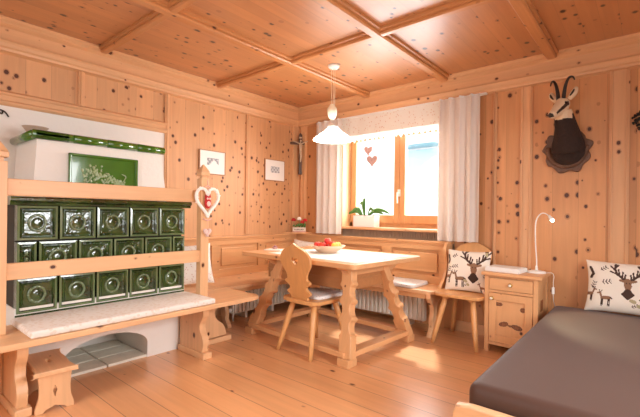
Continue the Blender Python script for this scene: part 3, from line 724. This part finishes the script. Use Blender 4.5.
# deer pattern (in pillow coordinates x in [-1,1]*aspect, y in [-1,1])
def deer_pattern(asp):
    st_ = []  # strokes: (pts, width, mat)
    def S(pts, wd, mt): st_.append((np.array(pts, float), wd, mt))
    def antler(cx, cy, s, side):
        q = lambda x, y: (cx+side*x*s, cy+y*s)
        S([q(.06, .0), q(.22, .12), q(.42, .30), q(.50, .55), q(.46, .80)], .05*s, 1)
        for a, b_ in (((.22, .12), (.20, .42)), ((.34, .22), (.36, .55)), ((.42, .30), (.68, .42)), ((.50, .5), (.66, .70)), ((.48, .62), (.36, .78)), ((.14, .06), (.10, .3))): S([q(*a), q(*b_)], .035*s, 1)
    def head(cx, cy, s):
        antler(cx, cy+.15*s, s, 1); antler(cx, cy+.15*s, s, -1)
        S([(cx-.02*s, cy+.12*s), (cx, cy-.1*s)], .15*s, 2); S([(cx, cy-.1*s), (cx+.01*s, cy-.32*s)], .11*s, 2); S([(cx, cy-.42*s), (cx, cy-.5*s)], .17*s, 1)
        S([(cx-.1*s, cy+.1*s), (cx-.3*s, cy+.17*s)], .055*s, 2); S([(cx+.1*s, cy+.1*s), (cx+.3*s, cy+.17*s)], .055*s, 2)
        S([(cx, cy-.3*s), (cx-.18*s, cy-.5*s), (cx, cy-.68*s), (cx+.18*s, cy-.5*s), (cx, cy-.3*s)], .07*s, 1)
        S([(cx-.06*s, cy+.04*s), (cx-.05*s, cy+.03*s)], .025*s, 1); S([(cx+.06*s, cy+.04*s), (cx+.07*s, cy+.03*s)], .025*s, 1)
    def doe(cx, cy, s, f=1):
        q = lambda x, y: (cx+f*x*s, cy+y*s)
        S([q(-.1, 0), q(.25, .02)], .115*s, 2); S([q(-.15, .05), q(-.25, .35)], .06*s, 2); S([q(-.25, .36), q(-.38, .30)], .05*s, 2)
        S([q(-.22, .38), q(-.14, .5)], .025*s, 1); S([q(-.27, .38), q(-.3, .52)], .025*s, 1)
        for x in (-.15, -.08, .22, .3): S([q(x, -.05), q(x+.02, -.3), q(x, -.5)], .028*s, 1)
        S([q(.33, .06), q(.42, -.02)], .04*s, 1)
    def sprig(cx, cy, s, a):
        dx, dy = math.cos(a), math.sin(a)
        S([(cx-dx*s*.4, cy-dy*s*.4), (cx+dx*s*.5, cy+dy*s*.5)], .018*s, 1)
        for k in (-.3, 0, .3):
            for sd in (-1, 1):
                b0 = (cx+dx*s*k, cy+dy*s*k); S([b0, (b0[0]+(dx*.15-dy*sd*.22)*s, b0[1]+(dy*.15+dx*sd*.22)*s)], .05*s, 1)
    if asp > 1.2: head(-.10*asp, .12, .82); doe(-.60*asp, -.50, .60); head(.70*asp, .12, .8); doe(.35*asp, -.45, .7, -1); doe(-.93*asp, -.35, .55, -1)
    else: head(.36*asp, .12, .98); doe(-.32*asp, -.45, .78); doe(-.85*asp, -.35, .6, -1); doe(.75*asp, -.78, .45)
    for c in ((-.62*asp, .68, .3, .6), (-.86*asp, -.0, .3, 1.2), (-.58*asp, .15, .36, .2), (.88*asp, -.2, .3, 1.3), (.06, -.72, .25, .4)): sprig(*c)
    S([(-.02*asp, -.52), (.04*asp, -.56)], .07, 3); S([(.14*asp, -.72), (.12*asp, -.70)], .06, 3); S([(-.92*asp, .7), (-.86*asp, .45), (-.92*asp, .3)], .05, 1); S([(.86*asp, .75), (.8*asp, .9)], .05, 3)
    def fn(u, v):
        p = np.array(((u*2-1)*asp, v*2-1)); best = 0
        for pts, wd, mt in st_:
            for a, b_ in zip(pts, pts[1:]):
                if p[0] < min(a[0], b_[0])-wd or p[0] > max(a[0], b_[0])+wd: continue
                if p[1] < min(a[1], b_[1])-wd or p[1] > max(a[1], b_[1])+wd: continue
                d = b_-a; tt_ = max(0, min(1, float(np.dot(p-a, d))/(float(np.dot(d, d))+1e-9)))
                if float(np.hypot(*(p-a-d*tt_))) < wd: best = mt
        return best
    return fn
DM = [plain('ecru_print_ground', lin(236, 226, 212), .9), plain('dark_brown_print', lin(70, 48, 38), .9), plain('mid_brown_print', lin(142, 104, 78), .9), plain('olive_print', lin(176, 164, 128), .9)]
o = obj('deer_pillow', pillow_mb(.60, .40, .13, 150, 100, deer_pattern(1.5)), DM); place(o, (3.60, -.145, .612), (.0, -1, .28))
tag(o, 'wide cream pillow printed with stags, leaning on the wall on the bed', 'pillow', 'deer print pillows')
o = obj('deer_pillow', pillow_mb(.40, .39, .12, 110, 110, deer_pattern(1.0)), DM); place(o, (2.40, -.235, .635), (.05, -1, .26))
tag(o, 'square cream pillow printed with stags, standing on the chair by the wall', 'pillow', 'deer print pillows')
o = obj('bench_pillow', pillow_mb(.40, .40, .12, 30, 30), M_pillow_dot); place(o, (.30, -1.80, .645), (.9, -.42, .35), roll=.06)
tag(o, 'white dotted cushion on the wall bench beside the stove end', 'cushion')
o = obj('bench_pillow', pillow_mb(.46, .36, .12, 30, 30), M_pillow_dot); place(o, (.36, -.20, .63), (.25, -1, .35), roll=-.08)
tag(o, 'white dotted cushion leaning in the corner behind the table', 'cushion')

# ================================================================== BEDSIDE CABINET
cm = thing('bedside_cabinet', 'pine bedside cabinet with one drawer and a knotty door', 'cabinet', (2.82, -.24, 0))
cx_, cy_ = 2.82, -.24
x0, x1, y0, y1 = 2.61-cx_, 3.02-cx_, -.425-cy_, -.045-cy_
bd = MB().box(x0, x0+.035, y0, y0+.035, 0, .645, .003).box(x1-.035, x1, y0, y0+.035, 0, .645, .003).box(x0, x0+.035, y1-.035, y1, 0, .645, .003).box(x1-.035, x1, y1-.035, y1, 0, .645, .003)
bd.box(x0+.005, x0+.02, y0+.03, y1-.03, .06, .645).box(x1-.02, x1-.008, y0+.03, y1-.03, .06, .645).box(x0+.03, x1-.03, y1-.02, y1-.005, .06, .645)
bd.box(x0+.03, x1-.03, y0+.006, y0+.03, .06, .085).box(x0+.03, x1-.03, y0+.004, y0+.03, .505, .525).box(x0+.03, x1-.03, y0+.004, y0+.03, .63, .645).box(x0+.02, x1-.02, y0+.03, y1-.02, .06, .075)
bd.box(x1-.012, x1, y0+.03, y1-.03, .06, .11).box(x1-.012, x1, y0+.03, y1-.03, .59, .645)
obj('carcass', bd, W_fz, cm)
obj('top', B(x0-.022, x1+.028, y0-.025, y1+.02, .645, .673, .006), W_fx, cm)
dr = obj('drawer', B(x0+.038, x1-.038, y0-.004, y0+.016, .528, .627, .004), W_fx, cm)
def knob(x, z): return MB().lathe([(0, .012), (.008, .011), (.015, .006), (.017, 0), (.017, -.003)], M=frame((x, y0-.012, z), (1, 0, 0), (0, 0, 1)), mi=1).lathe([(.021, 0), (.02, .004), (.012, .005)], M=frame((x, y0-.0045, z), (1, 0, 0), (0, 0, 1)), mi=0)
def knob(x, z):
    Mx = frame((x, y0-.004, z), (1, 0, 0), (0, 0, 1))
    return MB().lathe([(0, 0), (.017, 0), (.018, .003), (.014, .006), (.006, .007), (.006, .014), (0, .014)], M=Mx, mi=0).lathe([(.0, .013), (.010, .014), (.012, .020), (.008, .026), (0, .027)], M=Mx, mi=1)
MK = [M_brass, plain('ivory_knob', lin(238, 232, 214), .3)]
obj('knob', knob((x0+x1)/2, .578), MK, dr)
do = obj('door', MB().prism([[(x0+.038, .09), (x1-.038, .09), (x1-.038, .50), (x0+.038, .50)], [(x0+.095, .15), (x1-.095, .15), (x1-.095, .44), (x0+.095, .44)]], .02, frame((0, y0+.006, 0), (1, 0, 0), (0, 0, 1)), .003), W_fz, cm)
def knotfig(u, v):
    x = u; z = v
    for a, b_, ra, rb, rot in ((.28, .34, .16, .07, -.2), (.72, .30, .18, .07, .15), (.10, .88, .14, .055, 0), (.92, .80, .10, .065, 0), (.5, .32, .08, .03, 0)):
        dx = (x-a); dz = (z-b_); c, s = math.cos(rot), math.sin(rot); dx, dz = dx*c-dz*s, dx*s+dz*c
        r_ = math.hypot(dx/ra, dz/rb)
        if r_ < .5: return 1
        if r_ < 1: return 2 if r_ > .82 or r_ < .6 else 1
    return 0
pp = MB().grid(lambda u, v: (x0+.09+(x1-x0-.18)*u, y0+.008, .145+.30*v), 60, 70, 0, knotfig).box(x0+.085, x1-.085, y0+.009, y0+.014, .14, .45)
obj('door_panel', pp, [W_fz, M_knot, M_knot2], do)
obj('knob', knob(x0+.062, .455), MK, do)
obj('side_cutout', MB().box(x1-.009, x1-.002, -.05, -.03, .37, .46).box(x1-.009, x1-.002, .0, .02, .37, .46), M_knot, cm)
# things on the cabinet
o = obj('paper_stack', MB().box(-.14, .14, -.10, .10, 0, .033, .003).box(-.135, .13, -.095, .098, .033, .038, .001), plain('white_paper', lin(240, 238, 234), .7)); o.location = (2.745, -.29, .6735); o.rotation_euler = (0, 0, -.1)
tag(o, 'flat white box of papers on the bedside cabinet', 'box')
o = obj('notebook', B(-.13, .13, -.04, .04, 0, .03, .003), plain('tan_cardboard', lin(200, 160, 126), .7)); o.location = (2.74, -.13, .6735)
tag(o, 'tan cardboard box behind the white papers on the cabinet', 'box')
tl = thing('reading_lamp', 'white gooseneck reading lamp lit on the bedside cabinet', 'lamp', (2.962, -.20, .6735))
obj('base', MB().lathe([(0, 0), (.072, 0), (.074, .008), (.062, .017), (.02, .022), (0, .022)], seg=32), M_white, tl)
gp = spline([(0, 0, .02), (0, 0, .1), (-.01, 0, .25), (-.012, 0, .40), (.0, -.002, .46), (.03, -.006, .498), (.065, -.012, .50), (.095, -.018, .475)], 6)
obj('gooseneck', MB().tube([(0, 0, .015), (0, 0, .06)], [.012, .008], 10).tube(gp, .005, 10), M_white, tl)
hd_ = obj('lamp_head', MB().tube([(.09, -.017, .485), (.105, -.02, .462), (.112, -.021, .45)], [.009, .016, .018], 14), M_white, tl)
obj('bulb', MB().ball((.114, -.022, .446), .013), plain('led', (1, 1, 1, 1), emit=((1, .93, .8, 1), 60)), hd_)
cb_ = spline([(.07, .0, .006), (.11, .03, .006), (.125, .02, -.02), (.128, -.02, -.06), (.132, -.04, -.10)], 6)
obj('cord', MB().tube(cb_, .0025, 6), M_white, tl)
obj('cord_switch', MB().box(.122, .14, -.052, -.03, -.155, -.10, .004).tube([(.131, -.041, -.155), (.128, .0, -.22), (.122, .10, -.28), (.11, .17, -.34)], .0025, 6), M_white, tl)
pl = light('reading_lamp_light', 'SPOT', (3.085, -.228, 1.105), (.42, -.42, -.7), 26, (1, .86, .55), shadow_soft_size=.02, spot_size=1.0, spot_blend=.5)

# ================================================================== BED
be = thing('bed', 'low pine bed with brown fitted sheet in the right foreground', 'bed', (3.7, -1.2, 0))
bx_, by_ = 3.7, -1.2
fb = [(3.04, .10), (3.045, .30), (3.06, .335), (3.12, .345), (4.46, .345), (4.52, .315), (4.55, .27), (4.56, .10)]
obj('footboard', MB().prism([(a-bx_, b_) for a, b_ in fb], .045, frame((0, -2.225-by_, 0), (1, 0, 0), (0, 0, 1)), .008), W_px, be)
for x in (3.15, 4.44): obj('side_rail', B(x-bx_, x-bx_+.03, -2.19-by_, -.10-by_, .10, .27, .005), W_py, be)
obj('headboard', B(3.12-bx_, 4.50-bx_, -.10-by_, -.06-by_, .08, .36, .006), W_px, be)
for x in (3.08, 4.47):
    for y in (-2.23, -.14): obj('leg', B(x-bx_, x-bx_+.06, y-by_, y-by_+.06, 0, .12, .004), W_pz, be)
mt = MB(); t = bmesh.new(); bmesh.ops.create_cube(t, size=1, matrix=Matrix.Translation((3.77-bx_, -1.165-by_, .315)) @ Matrix.Diagonal((1.37, 2.05, .21, 1)))
bmesh.ops.bevel(t, geom=t.edges[:], offset=.055, segments=6, affect='EDGES', profile=.6)
for f in t.faces: f.smooth = True
mt.add(t); obj('mattress', mt, M_choc, be)

# ================================================================== CURTAINS
def curtain(x0, x1, z0, z1, folds, amp, y, seed, flare=0):
    rnd = random.Random(seed); ph = rnd.random()*6
    def f(u, v):
        a = u*folds*2*PI+ph; g_ = .65+.35*v
        xx = x0+(x1-x0)*u+.006*math.sin(a*1.7); yy = y+amp*(math.sin(a)+.3*math.sin(2*a+1))*(1-.3*v)
        return (xx, yy, z0+(z1-z0)*v)
    m = MB().grid(f, folds*14, 24)
    m.grid(lambda u, v: tuple(Vector(f(1-u, v))+Vector((0, .004, 0))), folds*14, 24)
    return m
c_ = thing('curtain', 'white cotton curtain hanging left of the window', 'curtain', (.62, -.105, .905), 0, 'window curtains')
obj('cloth', curtain(-.22, .19, 0, 1.40, 4, .03, 0, 1), M_curtain, c_); obj('hem_tape', curtain(-.22, .19, 1.385, 1.405, 4, .031, 0, 1), M_lace, c_)
c_ = thing('curtain', 'white cotton curtain hanging right of the window', 'curtain', (2.26, -.112, .895), 0, 'window curtains')
obj('cloth', curtain(-.21, .20, 0, 1.41, 4, .036, 0, 5), M_curtain, c_); obj('hem_tape', curtain(-.21, .20, 1.395, 1.415, 4, .037, 0, 5), M_lace, c_)
vl = thing('valance', 'cream printed valance with scalloped lace edge across the window top', 'valance', (.75, -.04, 2.0))
def vz(x): return .02+.0*x
NV = 300
def vf(u, v):
    x = 1.36*u; top = .31; bot = .085
    return (x, .006*math.sin(x*30), bot+(top-bot)*v)
obj('fabric', MB().grid(vf, 120, 6).grid(lambda u, v: tuple(Vector(vf(1-u, v))+Vector((0, .003, 0))), 120, 6), M_valance, vl)
def lf(u, v):
    x = 1.36*u; k = (x/.062) % 1; zig = .045*abs(2*k-1)
    if .62 < x < .78: zig = .06*abs((x-.70)/.08)-.03
    return (x, .006*math.sin(x*30)-.003, (zig-.005)*(1-v)+.095*v)
obj('lace_edge', MB().grid(lf, 264, 3, smooth=False), M_lace, vl)
obj('curtain_rail', B(-.38, 1.74, -.01, .025, .305, .325, .003), M_white, vl)

# window decorations
for k, (x, z, w_, lb) in enumerate(((1.10, 1.915, .115, 'smaller dusty pink fabric heart hanging in the window'), (1.155, 1.79, .14, 'larger dusty pink fabric heart hanging lower in the window'))):
    h_ = thing('hanging_heart', lb, 'ornament', (x, .06, z), .3, 'fabric hearts in the window')
    obj('heart', MB().prism(heart(w_, w_*1.0), .028, frame((0, 0, 0), (1, 0, 0), (0, 0, 1)), .012), cloth_mat('dusty_pink_%d' % k, lin(196, 158, 150), lin(176, 132, 128), 90, .2), h_)
    obj('string', MB().tube([(0, 0, w_*.35), (0, 0, 2.14-z)], .0018, 5), M_white, h_)
bd_ = MB().tube([(0, 0, 0), (0, 0, .75)], .0012, 5)
for k in range(9): bd_.ball((0, 0, .02+k*.045), (.006, .006, .012), 0, 8)
o = obj('bead_string', bd_, plain('grey_beads', lin(200, 196, 200), .4)); o.location = (1.19, .07, 1.24); tag(o, 'thin string of pale beads hanging in the left window pane', 'ornament')
pt = thing('orchid_pot', 'white rectangular planter with strap-leaved orchid on the window sill', 'plant', (1.09, .045, 1.0), .0)
obj('planter', MB().box(-.15, .15, -.06, .06, 0, .135, .006), plain('white_ceramic', lin(244, 240, 234), .35), pt)
obj('soil', B(-.14, .14, -.05, .05, .134, .138), M_dark, pt)
for k, (ex, ey, hz, sx0) in enumerate(((-.22, -.05, .03, -.06), (.34, -.05, .05, .02), (.22, .02, .03, .03), (-.14, .03, .13, -.03), (-.04, -.02, .17, -.02), (-.17, -.06, .06, -.05), (.15, -.06, .06, .02))):
    sp = spline([(sx0, 0, .13), (sx0+(ex-sx0)*.35, ey*.4, .15+hz), (sx0+(ex-sx0)*.7, ey*.8, .15+hz*.95), (ex, ey, .14+hz*.45)], 6)
    n = len(sp); obj('leaf', MB().tube(sp, [.004+.016*math.sin(PI*min(1, (i+1)/n*.95)) for i in range(n)], 8, flat=.25), M_green_leaf, pt)

# ================================================================== PENDANT LAMP
pd = thing('pendant_lamp', 'white glass pendant lamp with counterweight hanging over the table', 'lamp', (1.39, -1.0, 0))
obj('ceiling_cup', MB().lathe([(.0, H), (.055, H), (.055, H-.012), (.04, H-.03), (0, H-.03)], seg=28), M_white, pd)
cd = MB()
for a in (-.022, .0, .022): cd.tube([(a, -abs(a)*.3, H-.02), (a*.8, 0, 2.06 if a else 1.98)], .0022, 6)
obj('cords', cd, plain('cream_cord', lin(236, 226, 200), .6), pd)
obj('counterweight', MB().lathe([(0, 2.19), (.022, 2.185), (.030, 2.165), (.044, 2.145), (.047, 2.12), (.047, 2.112), (.042, 2.085), (.030, 2.055), (.012, 2.04), (0, 2.035)], c=(-.012, 0, 0), seg=24), plain('ivory_porcelain', lin(240, 230, 205), .25), pd)
obj('socket_cap', MB().lathe([(0, 2.0), (.012, 2.0), (.03, 1.985), (.052, 1.975), (.05, 1.955), (0, 1.955)], seg=24), M_white, pd)
def shade_mat():
    m, N, L, b = newmat('opal_glass_lit'); b.inputs['Base Color'].default_value = lin(250, 246, 238); b.inputs['Roughness'].default_value = .25
    b.inputs['Emission Color'].default_value = (1, .95, .86, 1); b.inputs['Emission Strength'].default_value = 14; return m
obj('shade', MB().lathe([(.045, 1.965), (.055, 1.955), (.085, 1.925), (.14, 1.885), (.182, 1.855), (.186, 1.845), (.18, 1.847), (.135, 1.88), (.08, 1.918), (.045, 1.95)], seg=48), shade_mat(), pd)
obj('bulb', MB().ball((0, 0, 1.895), .032).tube([(0, 0, 1.92), (0, 0, 1.96)], .015, 10), plain('bulb_glow', (1, 1, 1, 1), emit=((1, .9, .75, 1), 25)), pd)
light('pendant_light', 'POINT', (1.39, -1.0, 1.83), (0, 0, -1), 14, (1, .9, .76), shadow_soft_size=.05)

# ================================================================== WALL THINGS
def picture(y0, y1, z0, z1, label, sk):
    cy, cz = (y0+y1)/2, (z0+z1)/2; w_, h_ = y1-y0, z1-z0
    t = thing('picture', label, 'picture', (0, cy, cz), 0, 'small framed sketches')
    obj('frame', MB().prism([[(-w_/2, -h_/2), (w_/2, -h_/2), (w_/2, h_/2), (-w_/2, h_/2)], [(-w_/2+.008, -h_/2+.008), (w_/2-.008, -h_/2+.008), (w_/2-.008, h_/2-.008), (-w_/2+.008, h_/2-.008)]], .02, frame((.012, 0, 0), (0, 1, 0), (0, 0, 1)), .001), plain('thin_wood_frame', lin(178, 130, 90), .5), t)
    rnd = random.Random(sk)
    def mf(u, v):
        if .28 < u < .75 and .38 < v < .68:
            n_ = math.sin(u*40+sk)*math.sin(v*33)+rnd.random()*.9
            if sk == 2: return (1 if n_ > .2 else 2) if v > .48+.12*math.sin(u*14) else 0
            return 1 if n_ > .75 else 2
        return 0
    obj('sheet', MB().grid(lambda u, v: (.0165, -w_/2+.006+(w_-.012)*u, -h_/2+.006+(h_-.012)*v), 50, 42, 0, mf, False).box(.003, .016, -w_/2+.005, w_/2-.005, -h_/2+.005, h_/2-.005), [plain('mount_white', lin(244, 242, 238), .6), plain('sketch_grey', lin(150, 154, 158), .7), plain('sketch_light', lin(206, 210, 214), .7)], t)
picture(-1.54, -1.205, 1.565, 1.825, 'small white framed sketch on the left wall nearer the stove', 2)
picture(-.61, -.265, 1.56, 1.83, 'small white framed sketch on the left wall nearer the crucifix', 5)

cf = thing('crucifix', 'dark wooden crucifix with pale figure in the room corner', 'crucifix', (.10, -.055, 1.67), PI/4)
# local: faces -y
dkw = wood('dark_walnut', lin(84, 56, 42), 'Z', knots=0, rough=.4)
obj('cross', MB().prism([(-.022, 0), (.022, 0), (.026, .02), (.02, .035), (.02, .40), (.13, .40), (.145, .415), (.13, .435), (.022, .44), (.022, .53), (0, .555), (-.022, .53), (-.022, .44), (-.13, .435), (-.145, .415), (-.13, .40), (-.02, .40), (-.02, .035), (-.026, .02)], .022, frame((0, 0, 0), (1, 0, 0), (0, 0, 1)), .003), dkw, cf)
fg = MB()
fg.tube([(0, -.02, .41), (0, -.024, .37), (0, -.026, .33), (.004, -.024, .30)], [.017, .022, .017, .018], 10)
fg.tube([(.0, -.022, .40), (.045, -.02, .425), (.09, -.018, .44), (.105, -.016, .445)], [.01, .008, .006, .005], 8).tube([(.0, -.022, .40), (-.045, -.02, .425), (-.09, -.018, .44), (-.105, -.016, .445)], [.01, .008, .006, .005], 8)
fg.tube([(.008, -.024, .30), (.012, -.034, .24), (.004, -.022, .18), (.002, -.022, .165)], [.012, .009, .006, .005], 8).tube([(-.006, -.024, .30), (.002, -.036, .235), (-.002, -.022, .18), (.0, -.03, .165)], [.012, .009, .006, .005], 8)
fg.tube([(0, -.022, .41), (0, -.028, .43)], .007, 8).ball((.003, -.03, .446), (.012, .013, .016), 0, 12)
obj('corpus', fg, plain('pale_carved_wood', lin(206, 180, 150), .5), cf)
obj('title_board', B(-.02, .02, -.017, -.011, .48, .50, .002), plain('pale_title', lin(200, 180, 150), .6), cf)

fb_ = thing('flower_box', 'little white wooden box of red and white felt flowers on the corner shelf', 'flower box', (.15, -.115, .9055), PI/4)
obj('box', B(-.085, .085, -.03, .03, 0, .062, .003), plain('chalk_white_wood', lin(226, 214, 200), .7), fb_)
ltr = MB(); xx = -.062
for k, wd in enumerate((.012, .009, .012, .014, .010, .013, .011)):
    ltr.tube(spline([(xx, -.0315, .026), (xx+wd*.3, -.0315, .044 if k % 3 != 1 else .036), (xx+wd*.6, -.0315, .028), (xx+wd, -.0315, .036)], 4), .0022, 5); xx += wd+.006
obj('lettering', ltr, M_dark, fb_)
obj('red_band', B(-.086, .086, -.0315, -.03, .004, .01), M_red, fb_)
for k, (x, z, mt_) in enumerate(((-.075, .165, M_red), (0, .18, M_linen), (.075, .16, M_red), (.04, .13, M_red))):
    f_ = obj('flower', MB().ball((x, 0, z), (.028, .014, .020), 0, 10).ball((x+.014, -.004, z-.01), (.016, .012, .014), 0, 8).ball((x-.014, -.004, z-.01), (.016, .012, .014), 0, 8), mt_, fb_)
    obj('stem', MB().tube([(x*.8, 0, .05), (x, 0, z-.01)], .002, 5), M_green_leaf, fb_)
lv = MB(); rnd = random.Random(2)
for k in range(22): lv.ball((rnd.uniform(-.08, .08), rnd.uniform(-.02, .02), rnd.uniform(.06, .115)), (.018, .005, .009), 0, 8, Matrix.Rotation(rnd.uniform(-1, 1), 4, 'Y'))
obj('foliage', lv, M_green_leaf, fb_)

# heart wreath on the bench post
hw = thing('heart_wreath', 'white fluffy heart wreath with red owl hanging from the right bench post', 'ornament', (.905, -2.045, 1.37), PI/2)
hp = heart(.21, .23, 36, 0, -.12); ring = [(a, -.012, b_) for a, b_ in hp]+[(hp[0][0], -.012, hp[0][1])]
m = MB().tube(ring, .013, 10, cap=False); rnd = random.Random(5)
for k in range(170):
    i = rnd.random()*36; a = Vector(ring[int(i)]).lerp(Vector(ring[int(i)+1]), i % 1); m.ball(a+Vector((rnd.uniform(-.011, .011), rnd.uniform(-.012, .006), rnd.uniform(-.011, .011))), .006, 0, 6)
obj('wreath', m, plain('fluffy_white', lin(246, 240, 232), .95), hw)
obj('ribbon', MB().tube(spline([(0, -.008, .045), (.004, -.01, -.02), (0, -.014, -.09)]), .003, 6).tube(spline([(-.0, -.012, -.0), (-.035, -.016, -.03), (.0, -.014, -.06), (.035, -.014, -.03), (0, -.012, 0)]), .004, 6).tube([(0, -.012, -.25), (0, -.012, -.345)], .0015, 5).tube(spline([(-.04, -.014, -.27), (0, -.016, -.285), (.04, -.014, -.272)]), .005, 6), plain('pink_ribbon', lin(222, 170, 160), .7), hw)
ow = obj('owl', MB().ball((.0, -.016, -.145), (.032, .016, .045)).ball((0, -.018, -.11), (.028, .014, .024)).prism([(-.026, -.1), (-.022, -.075), (-.008, -.09)], .01, frame((0, -.018, 0), (1, 0, 0), (0, 0, 1))).prism([(.026, -.1), (.022, -.075), (.008, -.09)], .01, frame((0, -.018, 0), (1, 0, 0), (0, 0, 1))), M_red, hw)
obj('owl_face', MB().ball((-.011, -.031, -.108), (.009, .004, .009)).ball((.011, -.031, -.108), (.009, .004, .009)).ball((0, -.031, -.150), (.018, .004, .022)), plain('owl_pink', lin(236, 200, 190), .8), ow)
obj('small_heart', MB().prism(heart(.075, .07, 24, 0, -.38), .025, frame((0, -.014, 0), (1, 0, 0), (0, 0, 1)), .01), cloth_mat('pale_pink_check', lin(232, 204, 196), lin(214, 160, 156), 80, .2), hw)

# ================================================================== CHAMOIS TROPHY
ch = thing('chamois_trophy', 'mounted chamois head with hooked horns on a dark carved shield', 'trophy', (3.145, 0, 1.73))
rnd = random.Random(11); pts = []
for k in range(44):
    a = k*2*PI/44; lobe = .17*abs(math.sin(a*4.5+.4))+rnd.uniform(-.05, .05)
    pts.append((.165*math.cos(a)*(.96+lobe), .165*math.sin(a)*(.98+lobe)*(1.08 if math.sin(a) < 0 else .9)-.01))
shd = MB().prism(smooth_outline(pts, 3), .03, frame((0, -.016, 0), (1, 0, 0), (0, 0, 1)), .008)
for k in range(26):
    a = PI+k*PI/25*1.0; shd.ball((.135*math.cos(a), -.034, .15*math.sin(a)+.0), (.026, .014, .020), 0, 8, Matrix.Rotation(-a+rnd.uniform(-.5, .5), 4, 'Y'))
obj('shield', shd, plain('dark_carved_oak', lin(104, 70, 48), .45, bump=.5, bscale=40, var=.3), ch)
# head and neck: one remeshed body.  local coords; wall at y=0, viewer -y
def remesh(mb, vox, it=6):
    me = bpy.data.meshes.new('t'); mb.bm.to_mesh(me); mb.bm.free(); o = bpy.data.objects.new('t', me); COL.objects.link(o)
    m = o.modifiers.new('r', 'REMESH'); m.mode = 'VOXEL'; m.voxel_size = vox
    s = o.modifiers.new('s', 'SMOOTH'); s.iterations = it; s.factor = .6
    dg = bpy.context.evaluated_depsgraph_get(); r = bpy.data.meshes.new_from_object(o.evaluated_get(dg)); bpy.data.objects.remove(o)
    return r
hb = MB()
nk = [(.015, -.05, -.02), (.015, -.07, .03), (.015, -.11, .09), (.01, -.145, .16), (.0, -.165, .23), (-.005, -.18, .29)]
hb.tube(nk, [.125, .120, .100, .083, .072, .060], 18)
hb.ball((.015, -.07, -.03), (.125, .05, .12))
Hc = Vector((-.010, -.20, .335)); Mz = Vector((-.062, -.345, .225))   # skull centre, muzzle tip
hb.ball(Hc, (.056, .062, .056))
hb.tube([Hc, Hc.lerp(Mz, .35), Hc.lerp(Mz, .7), Mz, Mz+(Mz-Hc).normalized()*.012], [.054, .046, .033, .029, .020], 14)
hb.tube([Hc+Vector((0, 0, -.045)), Hc.lerp(Mz, .5)+Vector((0, 0, -.028)), Hc.lerp(Mz, .92)+Vector((0, 0, -.018))], [.038, .028, .020], 10)
me = remesh(hb, .006, 4)
for v_ in me.vertices: v_.co.y = min(v_.co.y, -.02)
fur = [plain('dark_brown_fur', lin(50, 34, 27), .95, bump=.6, bscale=70, var=.3), plain('cream_face_fur', lin(226, 198, 164), .9, bump=.3, bscale=90), plain('dark_face_stripe', lin(60, 40, 30), .8), plain('nose_black', lin(34, 26, 24), .4)]
for m_ in fur: me.materials.append(m_)
ax = (Mz-Hc).normalized(); sd = ax.cross(Zv).normalized(); upv = sd.cross(ax); Ln = (Mz-Hc).length
for p in me.polygons:
    d = p.center-Hc; t_ = d.dot(ax); s_ = d.dot(sd); u_ = d.dot(upv); p.use_smooth = True; mi = 0
    if (t_ > -.03 and u_ > -.085 and abs(s_) < .08) or (p.center.z > .215 and p.center.y < -.20):
        mi = 1
        if t_ > Ln+.006 and u_ > -.012: mi = 3
        elif t_ > 0 and t_ < Ln*.85 and abs(u_-(.006-.012*t_/Ln)) < .017*(1-.5*t_/Ln) and abs(s_) > .020: mi = 2
        elif t_ < -.02: mi = 0
    p.material_index = mi
bo = bpy.data.objects.new('head_and_neck', me); COL.objects.link(bo); bo.parent = ch
# screen-plane side direction for a head turned three-quarters: horns and ears spread along sd
for s in (-1, 1):
    b0 = Hc+sd*s*.020+upv*.040-ax*.004
    horn = spline([b0, b0+sd*s*.006+Vector((0, .0, .06)), b0+sd*s*.020+Vector((0, .0, .125)), b0+sd*s*.042+Vector((0, .012, .168)), b0+sd*s*.066+Vector((0, .04, .172)), b0+sd*s*.076+Vector((0, .056, .150))], 6)
    n = len(horn); obj('horn', MB().tube(horn, [.016*(1-.72*i/n) for i in range(n)], 10), plain('black_horn', lin(36, 28, 26), .4), ch)
    e0 = Hc+sd*s*.046+upv*.022-ax*.03
    e1 = e0+sd*s*.055+Vector((0, .01, .085))
    er = spline([e0, e0.lerp(e1, .5)+sd*s*.010, e1], 6); n = len(er)
    ea = obj('ear', MB().tube(er, [.009+.016*math.sin(PI*min(1, .15+.8*i/(n-1))) for i in range(n)], 10), fur[1], ch)
    obj('inner_ear', MB().tube([q+Vector((-.006, -.016, 0)) for q in er[3:-3]], [.003+.008*math.sin(PI*(.15+.7*i/(n-7))) for i in range(n-6)], 8), fur[2], ea)
    obj('eye', MB().ball(Hc+ax*.026+sd*s*.043+upv*.018, .012, 0, 12), plain('glass_eye', lin(20, 12, 8), .05), ch)

# dark dried wreath cut by the right edge
rnd = random.Random(4); m = MB()
for k in range(120):
    a = rnd.random()*2*PI; r_ = .055+rnd.uniform(-.022, .022)
    m.ball((r_*math.cos(a), -.02+rnd.uniform(-.015, .012), r_*math.sin(a)), (.014, .006, .007), 0, 6, Matrix.Rotation(rnd.uniform(-3, 3), 4, 'Y') @ Matrix.Rotation(rnd.uniform(-1, 1), 4, 'Z'))
o = obj('dried_wreath', m, plain('dark_evergreen', lin(44, 40, 30), .8, var=.3)); o.location = (3.655, -.002, 1.90); tag(o, 'small dark dried wreath on the wall at the right edge', 'wreath')
